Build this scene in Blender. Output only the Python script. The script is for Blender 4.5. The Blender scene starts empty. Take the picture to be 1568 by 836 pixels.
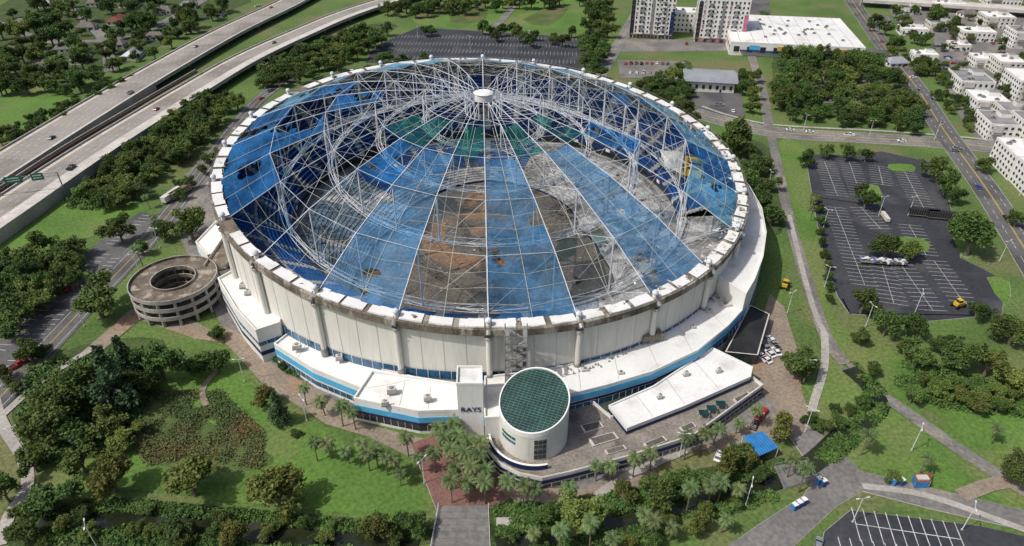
import bpy, math, random
from mathutils import Vector, Matrix, noise
random.seed(7)
rad=math.radians
S=bpy.context.scene
COL=S.collection
# ---------------------------------------------------------------- camera / survey helper
CX,CY,CZ,PITCH,FPX=11.0,-255.6,150.0,34.0,1045.0
ca,sa=math.cos(rad(PITCH)),math.sin(rad(PITCH))
def P(u,v,z=0.0):
    dx=(u-784)/FPX; dy=(418-v)/FPX
    d=Vector((dx,ca+dy*sa,-sa+dy*ca)); t=(z-CZ)/d.z
    return Vector((CX+d.x*t,CY+d.y*t,z))
def depth(p): return (p.y-CY)*ca-(p.z-CZ)*sa
cam=bpy.data.cameras.new("camera"); co=bpy.data.objects.new("camera",cam); COL.objects.link(co)
co.location=(CX,CY,CZ); co.rotation_euler=(rad(90-PITCH),0,0)
cam.sensor_width=36; cam.lens=24.0; cam.clip_end=20000; cam.clip_start=1
S.camera=co
S.view_settings.view_transform='Standard'; S.view_settings.look='None'; S.view_settings.exposure=0
# ---------------------------------------------------------------- light
SUN_EL=54; svec=Vector((-0.88,-0.40,0)).normalized()
toSun=Vector((svec.x*math.cos(rad(SUN_EL)),svec.y*math.cos(rad(SUN_EL)),math.sin(rad(SUN_EL))))
W=bpy.data.worlds.new("World"); S.world=W; W.use_nodes=True
nt=W.node_tree; bg=nt.nodes['Background']; sky=nt.nodes.new('ShaderNodeTexSky'); sky.sky_type='NISHITA'; sky.sun_disc=False
sky.sun_elevation=rad(SUN_EL); sky.sun_rotation=math.atan2(toSun.x,toSun.y); sky.dust_density=4.0; sky.air_density=0.8
nt.links.new(sky.outputs[0],bg.inputs[0]); bg.inputs[1].default_value=0.12
sl=bpy.data.lights.new("sun","SUN"); sl.energy=3.4; sl.angle=rad(0.55); sl.color=(1,0.96,0.9)
so=bpy.data.objects.new("sun",sl); COL.objects.link(so); so.rotation_euler=toSun.to_track_quat('Z','Y').to_euler()
# ---------------------------------------------------------------- materials
def M(name,c1,c2=None,scale=0.2,rough=0.85,fine=0.25,fscale=None,stretch=(1,1,1),metal=0,c3=None,scale3=0.03,spec=0.3,contrast=0.15,rand=0,bump=0,trans=0,th3=(0.5,0.62)):
    m=bpy.data.materials.new(name); m.use_nodes=True; n=m.node_tree.nodes; l=m.node_tree.links
    b=n['Principled BSDF']; b.inputs['Roughness'].default_value=rough; b.inputs['Metallic'].default_value=metal
    b.inputs['Specular IOR Level'].default_value=spec
    c2=c2 or tuple(x*0.75 for x in c1)
    tc=n.new('ShaderNodeTexCoord'); mp=n.new('ShaderNodeMapping'); mp.inputs['Scale'].default_value=stretch
    l.new(tc.outputs['Object'],mp.inputs[0])
    def nz(s,d=4):
        t=n.new('ShaderNodeTexNoise'); t.inputs['Scale'].default_value=s; t.inputs['Detail'].default_value=d; l.new(mp.outputs[0],t.inputs['Vector'])
        return t
    def ramp(src,a,c):
        r=n.new('ShaderNodeMapRange'); r.inputs[1].default_value=a; r.inputs[2].default_value=c; l.new(src,r.inputs[0]); return r.outputs[0]
    def mix(f,a,c,blend='MIX'):
        x=n.new('ShaderNodeMix'); x.data_type='RGBA'; x.blend_type=blend
        l.new(f,x.inputs[0])
        for i,v in ((6,a),(7,c)):
            if isinstance(v,tuple): x.inputs[i].default_value=(*v,1)
            else: l.new(v,x.inputs[i])
        return x.outputs[2]
    cur=mix(ramp(nz(scale).outputs[0],0.5-contrast,0.5+contrast),c1,c2)
    if c3: cur=mix(ramp(nz(scale3,4).outputs[0],*th3),cur,c3)
    if fine:
        fn=ramp(nz(fscale or scale*9,5).outputs[0],0.3,0.7)
        g=n.new('ShaderNodeMapRange'); g.inputs[3].default_value=1-fine; g.inputs[4].default_value=1+fine; l.new(fn,g.inputs[0])
        h=n.new('ShaderNodeVectorMath'); h.operation='SCALE'; l.new(cur,h.inputs[0]); l.new(g.outputs[0],h.inputs['Scale']); cur=h.outputs[0]
    if rand:
        oi=n.new('ShaderNodeObjectInfo'); hs=n.new('ShaderNodeHueSaturation')
        g=n.new('ShaderNodeMapRange'); g.inputs[3].default_value=0.5-rand*0.03; g.inputs[4].default_value=0.5+rand*0.02; l.new(oi.outputs['Random'],g.inputs[0]); l.new(g.outputs[0],hs.inputs['Hue'])
        mm=n.new('ShaderNodeMath'); mm.operation='MULTIPLY'; mm.inputs[1].default_value=7.13; l.new(oi.outputs['Random'],mm.inputs[0])
        fr=n.new('ShaderNodeMath'); fr.operation='FRACT'; l.new(mm.outputs[0],fr.inputs[0])
        g2=n.new('ShaderNodeMapRange'); g2.inputs[3].default_value=1-rand*0.3; g2.inputs[4].default_value=1+rand*0.35; l.new(fr.outputs[0],g2.inputs[0]); l.new(g2.outputs[0],hs.inputs['Value'])
        l.new(cur,hs.inputs['Color']); cur=hs.outputs[0]
    l.new(cur,b.inputs['Base Color'])
    if bump:
        bp=n.new('ShaderNodeBump'); bp.inputs['Strength'].default_value=bump; l.new(nz(fscale or scale*9,5).outputs[0],bp.inputs['Height']); l.new(bp.outputs[0],b.inputs['Normal'])
    if trans:
        tr=n.new('ShaderNodeBsdfTranslucent'); l.new(cur,tr.inputs[0]); ms=n.new('ShaderNodeMixShader'); ms.inputs[0].default_value=trans
        l.new(b.outputs[0],ms.inputs[1]); l.new(tr.outputs[0],ms.inputs[2]); l.new(ms.outputs[0],n['Material Output'].inputs[0])
    return m
def fabric(name,c,alpha,tint,c2=None):
    m=M(name,c,c2 or tuple(x*0.6 for x in c),0.10,0.4,0.25)
    n=m.node_tree.nodes; l=m.node_tree.links; b=n['Principled BSDF']
    tr=n.new('ShaderNodeBsdfTransparent'); tr.inputs[0].default_value=(*tint,1)
    ms=n.new('ShaderNodeMixShader')
    t=n.new('ShaderNodeTexNoise'); t.inputs['Scale'].default_value=0.09; t.inputs['Detail'].default_value=6; g=n.new('ShaderNodeMapRange')
    g.inputs[1].default_value=0.38; g.inputs[2].default_value=0.62; g.inputs[3].default_value=alpha-0.14; g.inputs[4].default_value=alpha+0.14
    tc=n.new('ShaderNodeTexCoord'); l.new(tc.outputs['Object'],t.inputs['Vector']); l.new(t.outputs[0],g.inputs[0])
    l.new(g.outputs[0],ms.inputs[0]); l.new(tr.outputs[0],ms.inputs[1]); l.new(b.outputs[0],ms.inputs[2]); l.new(ms.outputs[0],n['Material Output'].inputs[0])
    return m
grass=M("grass",(0.070,0.120,0.030),(0.100,0.160,0.040),0.035,0.95,0.35,0.9,c3=(0.135,0.140,0.060),scale3=0.02,bump=0.3)
grass_dk=M("grass_rough",(0.055,0.090,0.024),(0.085,0.12,0.034),0.09,0.95,0.4,1.5,c3=(0.12,0.115,0.045),scale3=0.05)
lawn=M("lawn",(0.100,0.190,0.034),(0.072,0.140,0.028),0.04,0.95,0.3,0.9,c3=(0.135,0.165,0.055),scale3=0.022,bump=0.2)
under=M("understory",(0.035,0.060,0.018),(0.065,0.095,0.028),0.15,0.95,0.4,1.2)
asph=M("asphalt",(0.095,0.095,0.096),(0.13,0.127,0.123),0.06,0.9,0.2,1.0,c3=(0.07,0.07,0.073),scale3=0.04)
asph_dk=M("asphalt_dark",(0.030,0.033,0.040),(0.050,0.052,0.058),0.04,0.75,0.2,0.7,c3=(0.070,0.070,0.072),scale3=0.05,th3=(0.55,0.7))
asph_lt=M("asphalt_worn",(0.18,0.173,0.163),(0.13,0.125,0.12),0.06,0.9,0.25,0.8,c3=(0.22,0.20,0.175),scale3=0.05)
hwym=M("highway_surface",(0.30,0.275,0.245),(0.24,0.225,0.205),0.04,0.9,0.15,0.8,c3=(0.20,0.18,0.16),scale3=0.03)
conc=M("concrete",(0.38,0.36,0.33),(0.29,0.27,0.245),0.08,0.9,0.2,1.0)
conc_lt=M("concrete_light",(0.54,0.51,0.47),(0.44,0.41,0.37),0.1,0.9,0.15)
conc_br=M("concrete_stained",(0.18,0.15,0.115),(0.095,0.08,0.062),0.3,0.95,0.45,stretch=(1,1,0.4),c3=(0.30,0.27,0.22),scale3=0.2,th3=(0.55,0.62))
terr=M("terrace_paving",(0.25,0.225,0.195),(0.18,0.16,0.14),0.18,0.9,0.3,1.2,c3=(0.12,0.10,0.085),scale3=0.13,th3=(0.55,0.65))
tan=M("paving_tan",(0.26,0.21,0.16),(0.20,0.165,0.13),0.12,0.9,0.25,c3=(0.29,0.18,0.11),scale3=0.06,th3=(0.55,0.68))
brickp=M("brick_paving",(0.21,0.105,0.085),(0.15,0.085,0.073),0.3,0.9,0.3)
soil=M("median_brown",(0.10,0.06,0.045),(0.07,0.045,0.035),0.3,0.9,0.2)
paint=M("road_paint",(0.62,0.62,0.60),(0.38,0.38,0.37),0.5,0.7,0.15)
yellow=M("yellow_paint",(0.6,0.40,0.04),(0.5,0.33,0.04),0.5,0.7,0.1)
bluep=M("blue_kerb_paint",(0.05,0.07,0.28),(0.04,0.05,0.2),0.5,0.7,0.1)
white=M("white_roof",(0.72,0.72,0.70),(0.64,0.64,0.62),0.07,0.7,0.07,1.5,c3=(0.50,0.49,0.46),scale3=0.10,th3=(0.54,0.72))
whitew=M("white_wall",(0.72,0.72,0.69),(0.64,0.63,0.59),0.15,0.8,0.06,1.2,stretch=(1,1,0.25))
cream=M("cream_cladding",(0.66,0.645,0.59),(0.59,0.575,0.52),0.12,0.75,0.06,1.3,stretch=(1,1,0.12),c3=(0.48,0.46,0.40),scale3=0.25,th3=(0.60,0.75))
creamsh=M("cladding_joint",(0.55,0.54,0.49),None,0.2,0.8,0.1)
steel=M("white_steel",(0.66,0.69,0.72),(0.48,0.51,0.54),0.3,0.5,0.1)
cable=M("tan_cable",(0.42,0.40,0.28),(0.36,0.36,0.30),0.4,0.6,0.1)
greys=M("galvanised_steel",(0.30,0.30,0.29),(0.22,0.22,0.22),0.4,0.5,0.15,metal=0.3)
blue=M("sky_blue_cladding",(0.10,0.42,0.66),(0.08,0.35,0.58),0.2,0.6,0.08)
navy=M("navy",(0.012,0.025,0.09),(0.01,0.02,0.07),0.2,0.5,0.1)
glassb=M("blue_glazing",(0.03,0.13,0.24),(0.015,0.06,0.12),0.3,0.15,0.2,spec=0.8)
glassd=M("dark_glazing",(0.012,0.018,0.022),(0.03,0.04,0.045),0.3,0.12,0.3,spec=0.8)
glassg=M("green_glazing",(0.010,0.055,0.048),(0.006,0.030,0.030),0.3,0.15,0.2,spec=0.6)
gbar=M("glazing_bar",(0.16,0.24,0.20),None,0.3,0.5,0.1)
blackm=M("black_roof",(0.018,0.018,0.02),(0.03,0.03,0.03),0.2,0.5,0.2)
seatb=M("blue_seats",(0.012,0.085,0.26),(0.006,0.045,0.16),0.15,0.6,0.4,2.0,c3=(0.03,0.05,0.08),scale3=0.12)
seatg=M("covered_lower_seats",(0.44,0.44,0.43),(0.19,0.195,0.20),0.14,0.9,0.45,1.6,c3=(0.14,0.14,0.135),scale3=0.07,th3=(0.52,0.66))
aisle=M("aisle_concrete",(0.28,0.28,0.275),(0.20,0.20,0.20),0.2,0.9,0.25)
fieldm=M("bare_field",(0.135,0.12,0.10),(0.085,0.077,0.066),0.07,0.95,0.3,0.9,c3=(0.105,0.10,0.095),scale3=0.04)
clay=M("clay",(0.24,0.145,0.085),(0.17,0.11,0.072),0.10,0.95,0.3,1.0,c3=(0.13,0.115,0.095),scale3=0.07)
fabb=fabric("blue_membrane",(0.085,0.25,0.46),0.38,(0.58,0.76,0.95))
fabd=fabric("deep_blue_membrane",(0.018,0.17,0.46),0.42,(0.40,0.68,0.95))
fabl=fabric("pale_blue_membrane",(0.14,0.42,0.66),0.5,(0.6,0.8,0.95))
fabg=fabric("green_membrane",(0.01,0.12,0.10),0.45,(0.35,0.72,0.62),(0.012,0.08,0.12))
fabw=fabric("white_membrane",(0.52,0.54,0.50),0.7,(0.8,0.8,0.75))
leafA=M("oak_foliage",(0.042,0.085,0.020),(0.110,0.170,0.040),0.6,0.7,0.3,3.0,rand=1,trans=0.25,contrast=0.2)
leafB=M("light_foliage",(0.085,0.145,0.030),(0.150,0.200,0.050),0.55,0.7,0.35,3.0,rand=1,trans=0.25)
leafC=M("conifer_foliage",(0.036,0.082,0.036),(0.085,0.14,0.055),0.6,0.75,0.3,3.0,rand=0.6,trans=0.2)
leafP=M("palm_foliage",(0.080,0.135,0.045),(0.14,0.18,0.070),0.8,0.5,0.3,3.0,rand=0.8,trans=0.2)
leafY=M("yellowing_foliage",(0.150,0.145,0.035),(0.09,0.125,0.028),0.5,0.75,0.4,3.0,rand=0.7,trans=0.25)
leafR=M("reed_foliage",(0.075,0.115,0.036),(0.125,0.130,0.048),0.07,0.8,0.35,2.0,contrast=0.08,c3=(0.145,0.110,0.045),scale3=0.05,th3=(0.55,0.68))
leafH=M("hedge_foliage",(0.040,0.090,0.020),(0.095,0.160,0.036),0.25,0.8,0.4,2.0)
bark=M("bark",(0.18,0.145,0.11),(0.12,0.095,0.075),2,0.95,0.2)
water=M("creek_water",(0.012,0.016,0.009),(0.03,0.035,0.015),0.1,0.08,0.2,spec=0.5)
rubber=M("tyre_rubber",(0.015,0.015,0.015),None,3,0.8,0.1)
metalr=M("metal_roof",(0.36,0.38,0.40),(0.28,0.30,0.32),0.1,0.45,0.1,metal=0.2)
greyroof=M("grey_roof",(0.25,0.25,0.25),(0.17,0.17,0.17),0.15,0.85,0.2)
shing=M("shingle_roof",(0.18,0.16,0.14),(0.12,0.105,0.095),0.4,0.9,0.25)
redroof=M("red_roof",(0.22,0.07,0.05),None,0.4,0.9,0.25)
hiviz=M("machine_yellow",(0.65,0.42,0.03),None,1,0.5,0.1)
signg=M("sign_green",(0.01,0.16,0.09),None,1,0.4,0.05)
pink=M("pink_cladding",(0.50,0.16,0.24),None,0.4,0.7,0.1)
tarp=M("blue_tarp",(0.04,0.22,0.50),(0.03,0.16,0.40),0.5,0.5,0.2)
# ---------------------------------------------------------------- mesh builder
class MB:
    def __init__(s): s.v=[];s.f=[];s.m=[];s.mats=[]
    def mi(s,m):
        if m not in s.mats: s.mats.append(m)
        return s.mats.index(m)
    def face(s,pts,m):
        b=len(s.v); s.v.extend([tuple(p) for p in pts]); s.f.append(tuple(range(b,b+len(pts)))); s.m.append(s.mi(m))
    def prism(s,pts,z0,z1,ms,mt=None,cap0=False):
        pts=[(p[0],p[1]) for p in pts]
        A=sum(pts[i][0]*pts[(i+1)%len(pts)][1]-pts[(i+1)%len(pts)][0]*pts[i][1] for i in range(len(pts)))
        if A<0: pts=pts[::-1]
        n=len(pts)
        for i in range(n):
            a=pts[i];b=pts[(i+1)%n]
            s.face([(a[0],a[1],z0),(b[0],b[1],z0),(b[0],b[1],z1),(a[0],a[1],z1)],ms)
        s.face([(p[0],p[1],z1) for p in pts],mt or ms)
        if cap0: s.face([(p[0],p[1],z0) for p in pts[::-1]],ms)
    def box(s,c,d,m,rot=0,mt=None):
        cr,sr=math.cos(rot),math.sin(rot); pts=[]
        for x,y in((-1,-1),(1,-1),(1,1),(-1,1)):
            x*=d[0]/2;y*=d[1]/2; pts.append((c[0]+x*cr-y*sr,c[1]+x*sr+y*cr))
        s.prism(pts,c[2]-d[2]/2,c[2]+d[2]/2,m,mt,True)
    def tube(s,p,q,r,m,n=5,r2=None,cap=False):
        p=Vector(p);q=Vector(q); r2=r if r2 is None else r2; d=q-p
        if d.length<1e-5: return
        d.normalize(); a=d.orthogonal().normalized(); b=d.cross(a); k=len(s.v); mi=s.mi(m)
        for i in range(n):
            t=2*math.pi*i/n; o=a*math.cos(t)+b*math.sin(t); s.v.append(tuple(p+o*r)); s.v.append(tuple(q+o*r2))
        for i in range(n):
            j=(i+1)%n; s.f.append((k+2*i,k+2*j,k+2*j+1,k+2*i+1)); s.m.append(mi)
        if cap:
            s.f.append(tuple(k+2*i+1 for i in range(n))); s.m.append(mi)
            s.f.append(tuple(k+2*i for i in reversed(range(n)))); s.m.append(mi)
    def data(s,name):
        me=bpy.data.meshes.new(name); me.from_pydata(s.v,[],s.f)
        for m in s.mats: me.materials.append(m)
        me.polygons.foreach_set("material_index",s.m); me.update(); return me
    def done(s,name,parent=None):
        me=s.data(name)
        o=bpy.data.objects.new(name,me); COL.objects.link(o)
        if parent: o.parent=parent
        return o
def empty(name,loc=(0,0,0)):
    e=bpy.data.objects.new(name,None); e.location=loc; COL.objects.link(e); return e
def inst(data,name,loc,rot=0,sc=1,parent=None):
    o=bpy.data.objects.new(name,data); o.location=loc; o.rotation_euler=(0,0,rot)
    o.scale=(sc,sc,sc) if not isinstance(sc,tuple) else sc
    COL.objects.link(o)
    if parent: o.parent=parent
    return o
LZ=[0.0]
def nz():
    LZ[0]+=0.005; return LZ[0]
def px(pts,z=0): return [P(u,v,z) for u,v in pts]
def smooth(pts,k=6,closed=False):
    out=[]; n=len(pts)
    rng=range(n) if closed else range(n-1)
    for i in rng:
        if closed: p0,p1,p2,p3=pts[i-1],pts[i],pts[(i+1)%n],pts[(i+2)%n]
        else: p0,p1,p2,p3=pts[max(i-1,0)],pts[i],pts[i+1],pts[min(i+2,n-1)]
        for j in range(k):
            t=j/k
            out.append(0.5*((2*p1)+(p2-p0)*t+(2*p0-5*p1+4*p2-p3)*t*t+(3*p1-p0-3*p2+p3)*t**3))
    if not closed: out.append(pts[-1])
    return out
def offs(pts,o):
    out=[]
    for i,p in enumerate(pts):
        a=pts[max(i-1,0)];b=pts[min(i+1,len(pts)-1)]; d=Vector((b.x-a.x,b.y-a.y,0)).normalized()
        out.append(Vector((p.x-d.y*o,p.y+d.x*o,p.z)))
    return out
def strip(mb,pts,o0,o1,z,m,dash=None):
    A=offs(pts,o0);B=offs(pts,o1)
    if not dash:
        for i in range(len(pts)-1):
            mb.face([(A[i].x,A[i].y,z),(A[i+1].x,A[i+1].y,z),(B[i+1].x,B[i+1].y,z),(B[i].x,B[i].y,z)],m)
    else:
        on,of=dash
        for i in range(len(pts)-1):
            L=(pts[i+1]-pts[i]).length; t=0
            while t<L:
                a,b=t/L,min(t+on,L)/L
                q=[A[i].lerp(A[i+1],a),A[i].lerp(A[i+1],b),B[i].lerp(B[i+1],b),B[i].lerp(B[i+1],a)]
                mb.face([(p.x,p.y,z) for p in q],m); t+=on+of
def kerb(mb,pts,o,z0,m=None,w=0.3,h=0.13):
    A=offs(pts,o-w/2);B=offs(pts,o+w/2)
    for i in range(len(pts)-1):
        mb.prism([A[i],A[i+1],B[i+1],B[i]],z0,z0+h,m or conc)
def road(name,pts,w,m,marks=(),kerbs=True,k=5):
    mb=MB(); w3=smooth(px(pts),k); z=nz(); strip(mb,w3,-w/2,w/2,z,m)
    for o,wd,mm,dash in marks: strip(mb,w3,o-wd/2,o+wd/2,z+0.004,mm,dash)
    if kerbs:
        kerb(mb,w3,-w/2,0); kerb(mb,w3,w/2,0)
    return mb.done(name)
def sheet(name,pts,m,kerbm=None,smoothk=0,z=None):
    mb=MB(); q=px(pts)
    if smoothk: q=smooth(q,smoothk,True)
    z=z if z is not None else nz(); mb.face([(p.x,p.y,z) for p in q],m)
    if kerbm:
        kerb(mb,q+[q[0]],0,0,kerbm)
    o=mb.done(name)
    if o.data.polygons[0].normal.z<0: o.data.flip_normals()
    return o
def stalls(mb,a,b,z,L=5.0,sp=2.75,both=True,w=0.16,m=None):
    a=P(*a);b=P(*b); d=(b-a); n=int(d.length/sp); d.normalize(); p=Vector((-d.y,d.x,0)); m=m or paint
    for i in range(n+1):
        c=a+d*sp*i
        l0=-L if both else 0
        q=[c-d*w/2+p*l0,c+d*w/2+p*l0,c+d*w/2+p*L,c-d*w/2+p*L]
        mb.face([(x.x,x.y,z) for x in q],m)
    if both:
        e=a+d*sp*n; q=[a-p*w/2,e-p*w/2,e+p*w/2,a+p*w/2]; mb.face([(x.x,x.y,z+.002) for x in q],m)
# ---------------------------------------------------------------- ground
mb=MB(); mb.face([(-6000,-3000,0),(6000,-3000,0),(6000,9000,0),(-6000,9000,0)],grass); mb.done("ground")
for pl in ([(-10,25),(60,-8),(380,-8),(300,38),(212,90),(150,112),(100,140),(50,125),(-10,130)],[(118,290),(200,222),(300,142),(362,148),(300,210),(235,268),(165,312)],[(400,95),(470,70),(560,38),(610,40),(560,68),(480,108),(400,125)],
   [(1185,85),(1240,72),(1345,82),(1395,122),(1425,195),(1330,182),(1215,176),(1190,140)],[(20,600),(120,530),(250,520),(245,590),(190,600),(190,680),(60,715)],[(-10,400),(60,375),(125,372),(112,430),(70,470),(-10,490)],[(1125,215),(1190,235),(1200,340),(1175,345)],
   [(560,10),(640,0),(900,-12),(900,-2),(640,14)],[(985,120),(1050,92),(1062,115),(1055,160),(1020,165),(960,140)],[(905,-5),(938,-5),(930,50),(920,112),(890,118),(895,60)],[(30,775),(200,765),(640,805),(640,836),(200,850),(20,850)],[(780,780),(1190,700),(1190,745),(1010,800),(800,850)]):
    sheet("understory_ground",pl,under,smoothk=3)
sheet("lawn",[(1180,225),(1232,225),(1262,420),(1290,500),(1420,640),(1568,720),(1568,760),(1400,680),(1290,590),(1250,500),(1205,350)],lawn,smoothk=2)
sheet("lawn",[(1290,500),(1420,560),(1568,590),(1568,740),(1440,640),(1310,560)],lawn,smoothk=3)
sheet("lawn",[(1262,520),(1290,560),(1330,620),(1340,650),(1290,670),(1250,640)],lawn,smoothk=2)
sheet("lawn",[(1290,680),(1380,640),(1500,710),(1568,760),(1568,790),(1400,745),(1320,720)],lawn,smoothk=3)
sheet("lawn",[(600,0),(740,-20),(910,-10),(905,45),(760,50),(640,38)],lawn)
sheet("lawn",[(40,700),(230,640),(420,690),(640,740),(640,790),(420,775),(200,750),(60,745)],lawn,smoothk=3)
sheet("rough_grass",[(190,640),(215,600),(330,590),(410,670),(400,720),(230,710)],grass_dk,smoothk=3)
sheet("lawn",[(240,590),(340,560),(480,650),(640,740),(560,760),(420,700)],lawn,smoothk=3)
sheet("lawn",[(0,130),(60,125),(110,150),(90,185),(0,205)],lawn,smoothk=2)
sheet("lawn",[(0,330),(120,290),(230,320),(120,370),(0,390)],lawn,smoothk=2)
for pl in ([(640,4),(700,0),(690,20),(640,24)],[(800,30),(850,10),(870,14),(840,40)],[(690,24),(740,6),(745,28),(700,38)]):
    sheet("worn_lawn",pl,grass_dk,smoothk=2)
sheet("pavement",[(1425,40),(1600,20),(1700,60),(1700,330),(1600,330),(1520,245),(1470,180),(1440,110)],asph_lt)
sheet("pavement",[(1345,-10),(1420,-15),(1560,20),(1430,60),(1390,60)],asph_lt)
sheet("pavement",[(955,60),(1150,62),(1150,78),(945,80)],asph_lt)
sheet("pavement",[(1140,0),(1175,-5),(1190,72),(1350,76),(1352,86),(1170,82)],asph)
sheet("pavement",[(1050,142),(1135,142),(1140,180),(1075,176)],asph)
mb=MB(); z=nz(); q=px([(572,72),(640,42),(892,58),(888,112),(740,100),(560,96)]); mb.face([(p.x,p.y,z) for p in q][::-1],asph_dk); 
for v0,v1 in ((50,54),(60,65),(70,77),(82,89)):
    stalls(mb,(600,v0+6),(885,v1+6),z+0.004,w=0.12)
mb.done("car_park")
mb=MB(); z=nz(); lot=[(1233,236),(1290,238),(1350,232),(1440,252),(1450,300),(1462,345),(1470,395),(1505,412),(1540,432),(1533,482),(1420,492),(1300,480),(1283,455),(1262,395),(1247,320)]
q=px(lot); mb.face([(p.x,p.y,z) for p in q],asph_dk); kerb(mb,q+[q[0]],0,0,conc)
for a,b in (((1262,248),(1283,302)),((1300,248),(1318,300)),((1345,255),(1352,285)),((1384,262),(1420,330)),((1278,318),(1325,440)),((1318,318),(1352,355)),((1392,345),(1420,395)),((1375,400),(1430,478)),((1430,400),(1480,470)),((1350,405),(1370,470))):
    stalls(mb,a,b,z+0.004,w=0.14)
for a,b in (((1247,302),(1320,312)),((1290,458),(1300,478)),((1300,480),(1533,484))):
    pp=[P(*a),P(*b)]; kerb(mb,pp,0,0,bluep,w=0.5,h=0.16)
mb.done("car_park")
for a in ([(1322,285),(1345,285),(1350,310),(1325,310)],[(1345,365),(1412,365),(1420,385),(1350,385)],[(1360,252),(1395,252),(1400,262),(1366,262)],[(1455,345),(1475,345),(1490,390),(1470,390)],[(1510,425),(1545,432),(1540,470)]):
    sheet("planted_island",a,lawn,conc,smoothk=2)
sheet("car_park",[(945,92),(1048,95),(1045,122),(950,120)],asph_lt)
sheet("car_park",[(1240,110),(1330,108),(1355,160),(1260,158)],asph_lt)
mb=MB(); z=nz(); q=px([(0,505),(80,440),(150,372),(215,325),(262,330),(200,385),(120,460),(0,600)]); mb.face([(p.x,p.y,z) for p in q],asph)
for a,b in (((0,545),(90,462)),((100,450),(170,388)),((20,570),(110,470)),((180,375),(235,330)),((125,458),(190,395))): stalls(mb,a,b,z+0.004,both=False,w=0.2)
mb.done("car_park")
mb=MB(); z=nz(); ringp=[(113*math.cos(rad(a)),113*math.sin(rad(a)),z) for a in range(0,360,5)]; mb.face(ringp,asph_lt); mb.done("perimeter_apron")
sheet("pavement",[(345,500),(365,510),(420,560),(530,625),(560,650),(680,680),(660,715),(560,668),(500,650),(400,585),(345,525)],tan)
sheet("pavement",[(120,545),(200,475),(240,460),(330,510),(345,525),(300,520),(215,490),(160,535)],tan)
sheet("brick_plaza",[(630,680),(690,655),(745,665),(762,720),(800,745),(760,776),(668,780)],brickp,conc)
sheet("service_yard",[(1150,545),(1178,450),(1200,470),(1222,540),(1228,600),(1245,655),(1212,668),(1120,690),(1060,690),(1160,640)],tan)
sheet("service_yard",[(250,300),(330,225),(345,330),(330,420),(290,395),(262,330)],asph_lt)
sheet("pavement",[(930,660),(1165,600),(1190,630),(1060,690),(900,765),(850,760)],asph_lt)
sheet("pavement",[(760,745),(900,750),(1000,715),(1010,735),(900,775),(790,770)],tan)
sheet("street",[(1208,668),(1245,655),(1285,690),(1318,722),(1568,782),(1568,812),(1420,778),(1320,752),(1280,775),(1215,836),(1080,860),(1160,805),(1230,760),(1250,728)],asph_lt,conc)
mb=MB(); z=nz(); q=px([(1302,782),(1500,806),(1568,822),(1568,870),(1250,870),(1262,815)]); mb.face([(p.x,p.y,z) for p in q],asph_dk); kerb(mb,q+[q[0]],0,0,conc)
stalls(mb,(1310,803),(1480,828),z+0.004,w=0.2); stalls(mb,(1290,850),(1520,880),z+0.004,w=0.2); mb.done("car_park")
road("street",[(1060,172),(1120,188),(1190,203),(1350,213),(1500,224),(1640,245)],15,asph_lt,[(0.2,.2,yellow,None),(-0.2,.2,yellow,None),(3.7,.2,paint,(3,6)),(-3.7,.2,paint,(3,6)),(7.2,.15,paint,None),(-7.2,.15,paint,None)])
road("pavement",[(1075,163),(1120,178),(1190,192),(1350,201),(1500,213),(1640,232)],2.2,conc,[],False)
road("street",[(1290,-20),(1345,60),(1400,130),(1445,200),(1510,290),(1580,400),(1640,500)],13,asph,[(0.2,.2,yellow,None),(-0.2,.2,yellow,None),(3.4,.2,paint,(3,6)),(-3.4,.2,paint,(3,6)),(6.2,.15,paint,None)])
road("street",[(905,140),(925,105),(955,55),(985,0),(1000,-30)],9,asph_lt,[(0,.2,paint,(3,5))])
road("street",[(1110,10),(1140,50),(1152,90),(1168,140),(1178,200)],5,asph_lt,[])
road("street",[(-40,650),(0,610),(60,545),(140,460),(225,370),(300,275),(352,205),(400,150),(450,118),(540,70)],9,asph,[(0,.2,yellow,None),(3.2,.15,paint,None),(-3.2,.15,paint,None)])
road("cycle_trail",[(1180,205),(1192,260),(1212,350),(1242,450),(1272,530),(1330,590),(1400,640),(1470,690),(1568,752),(1640,790)],4.6,asph_lt,[(0,.12,yellow,(1,3))],False)
road("footpath",[(-20,560),(0,640),(35,700),(42,745),(15,790),(0,836)],3.2,conc,[],False)
road("footpath",[(0,640),(70,580),(150,530)],2.5,conc,[],False)
road("footpath",[(1262,510),(1262,560),(1245,620),(1238,655)],2.5,conc,[],False)
road("footpath",[(1262,510),(1248,480),(1230,420),(1208,330)],2.0,conc,[],False)
road("footpath",[(1470,760),(1530,740),(1600,745)],4,tan,[],False)
road("footpath",[(1320,745),(1420,760),(1568,812)],2.0,conc,[],False)
road("footpath",[(745,52),(770,30),(800,-10)],7,asph_lt,[],False)
road("footpath",[(1050,690),(960,730),(860,790),(760,800)],2.5,conc,[],False)
road("footpath",[(340,560),(310,600),(330,640)],1.8,tan,[],False)
road("street",[(-50,15),(60,60),(160,62),(230,45),(330,-10)],9,asph_lt,[])
road("street",[(90,-10),(130,30),(160,62),(170,110)],8,asph_lt,[])
road("creek",[(60,802),(170,794),(300,805),(430,820),(560,830),(640,838)],6,water,[],False)
road("creek",[(760,838),(900,812),(1010,785),(1090,756),(1180,738),(1240,712),(1285,672),(1325,642),(1345,622),(1330,592),(1300,565)],6,water,[],False)
mb=MB(); q=px([(672,776),(748,776),(752,870),(655,870)]); mb.prism(q,0.0,0.5,conc,asph_lt)
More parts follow.
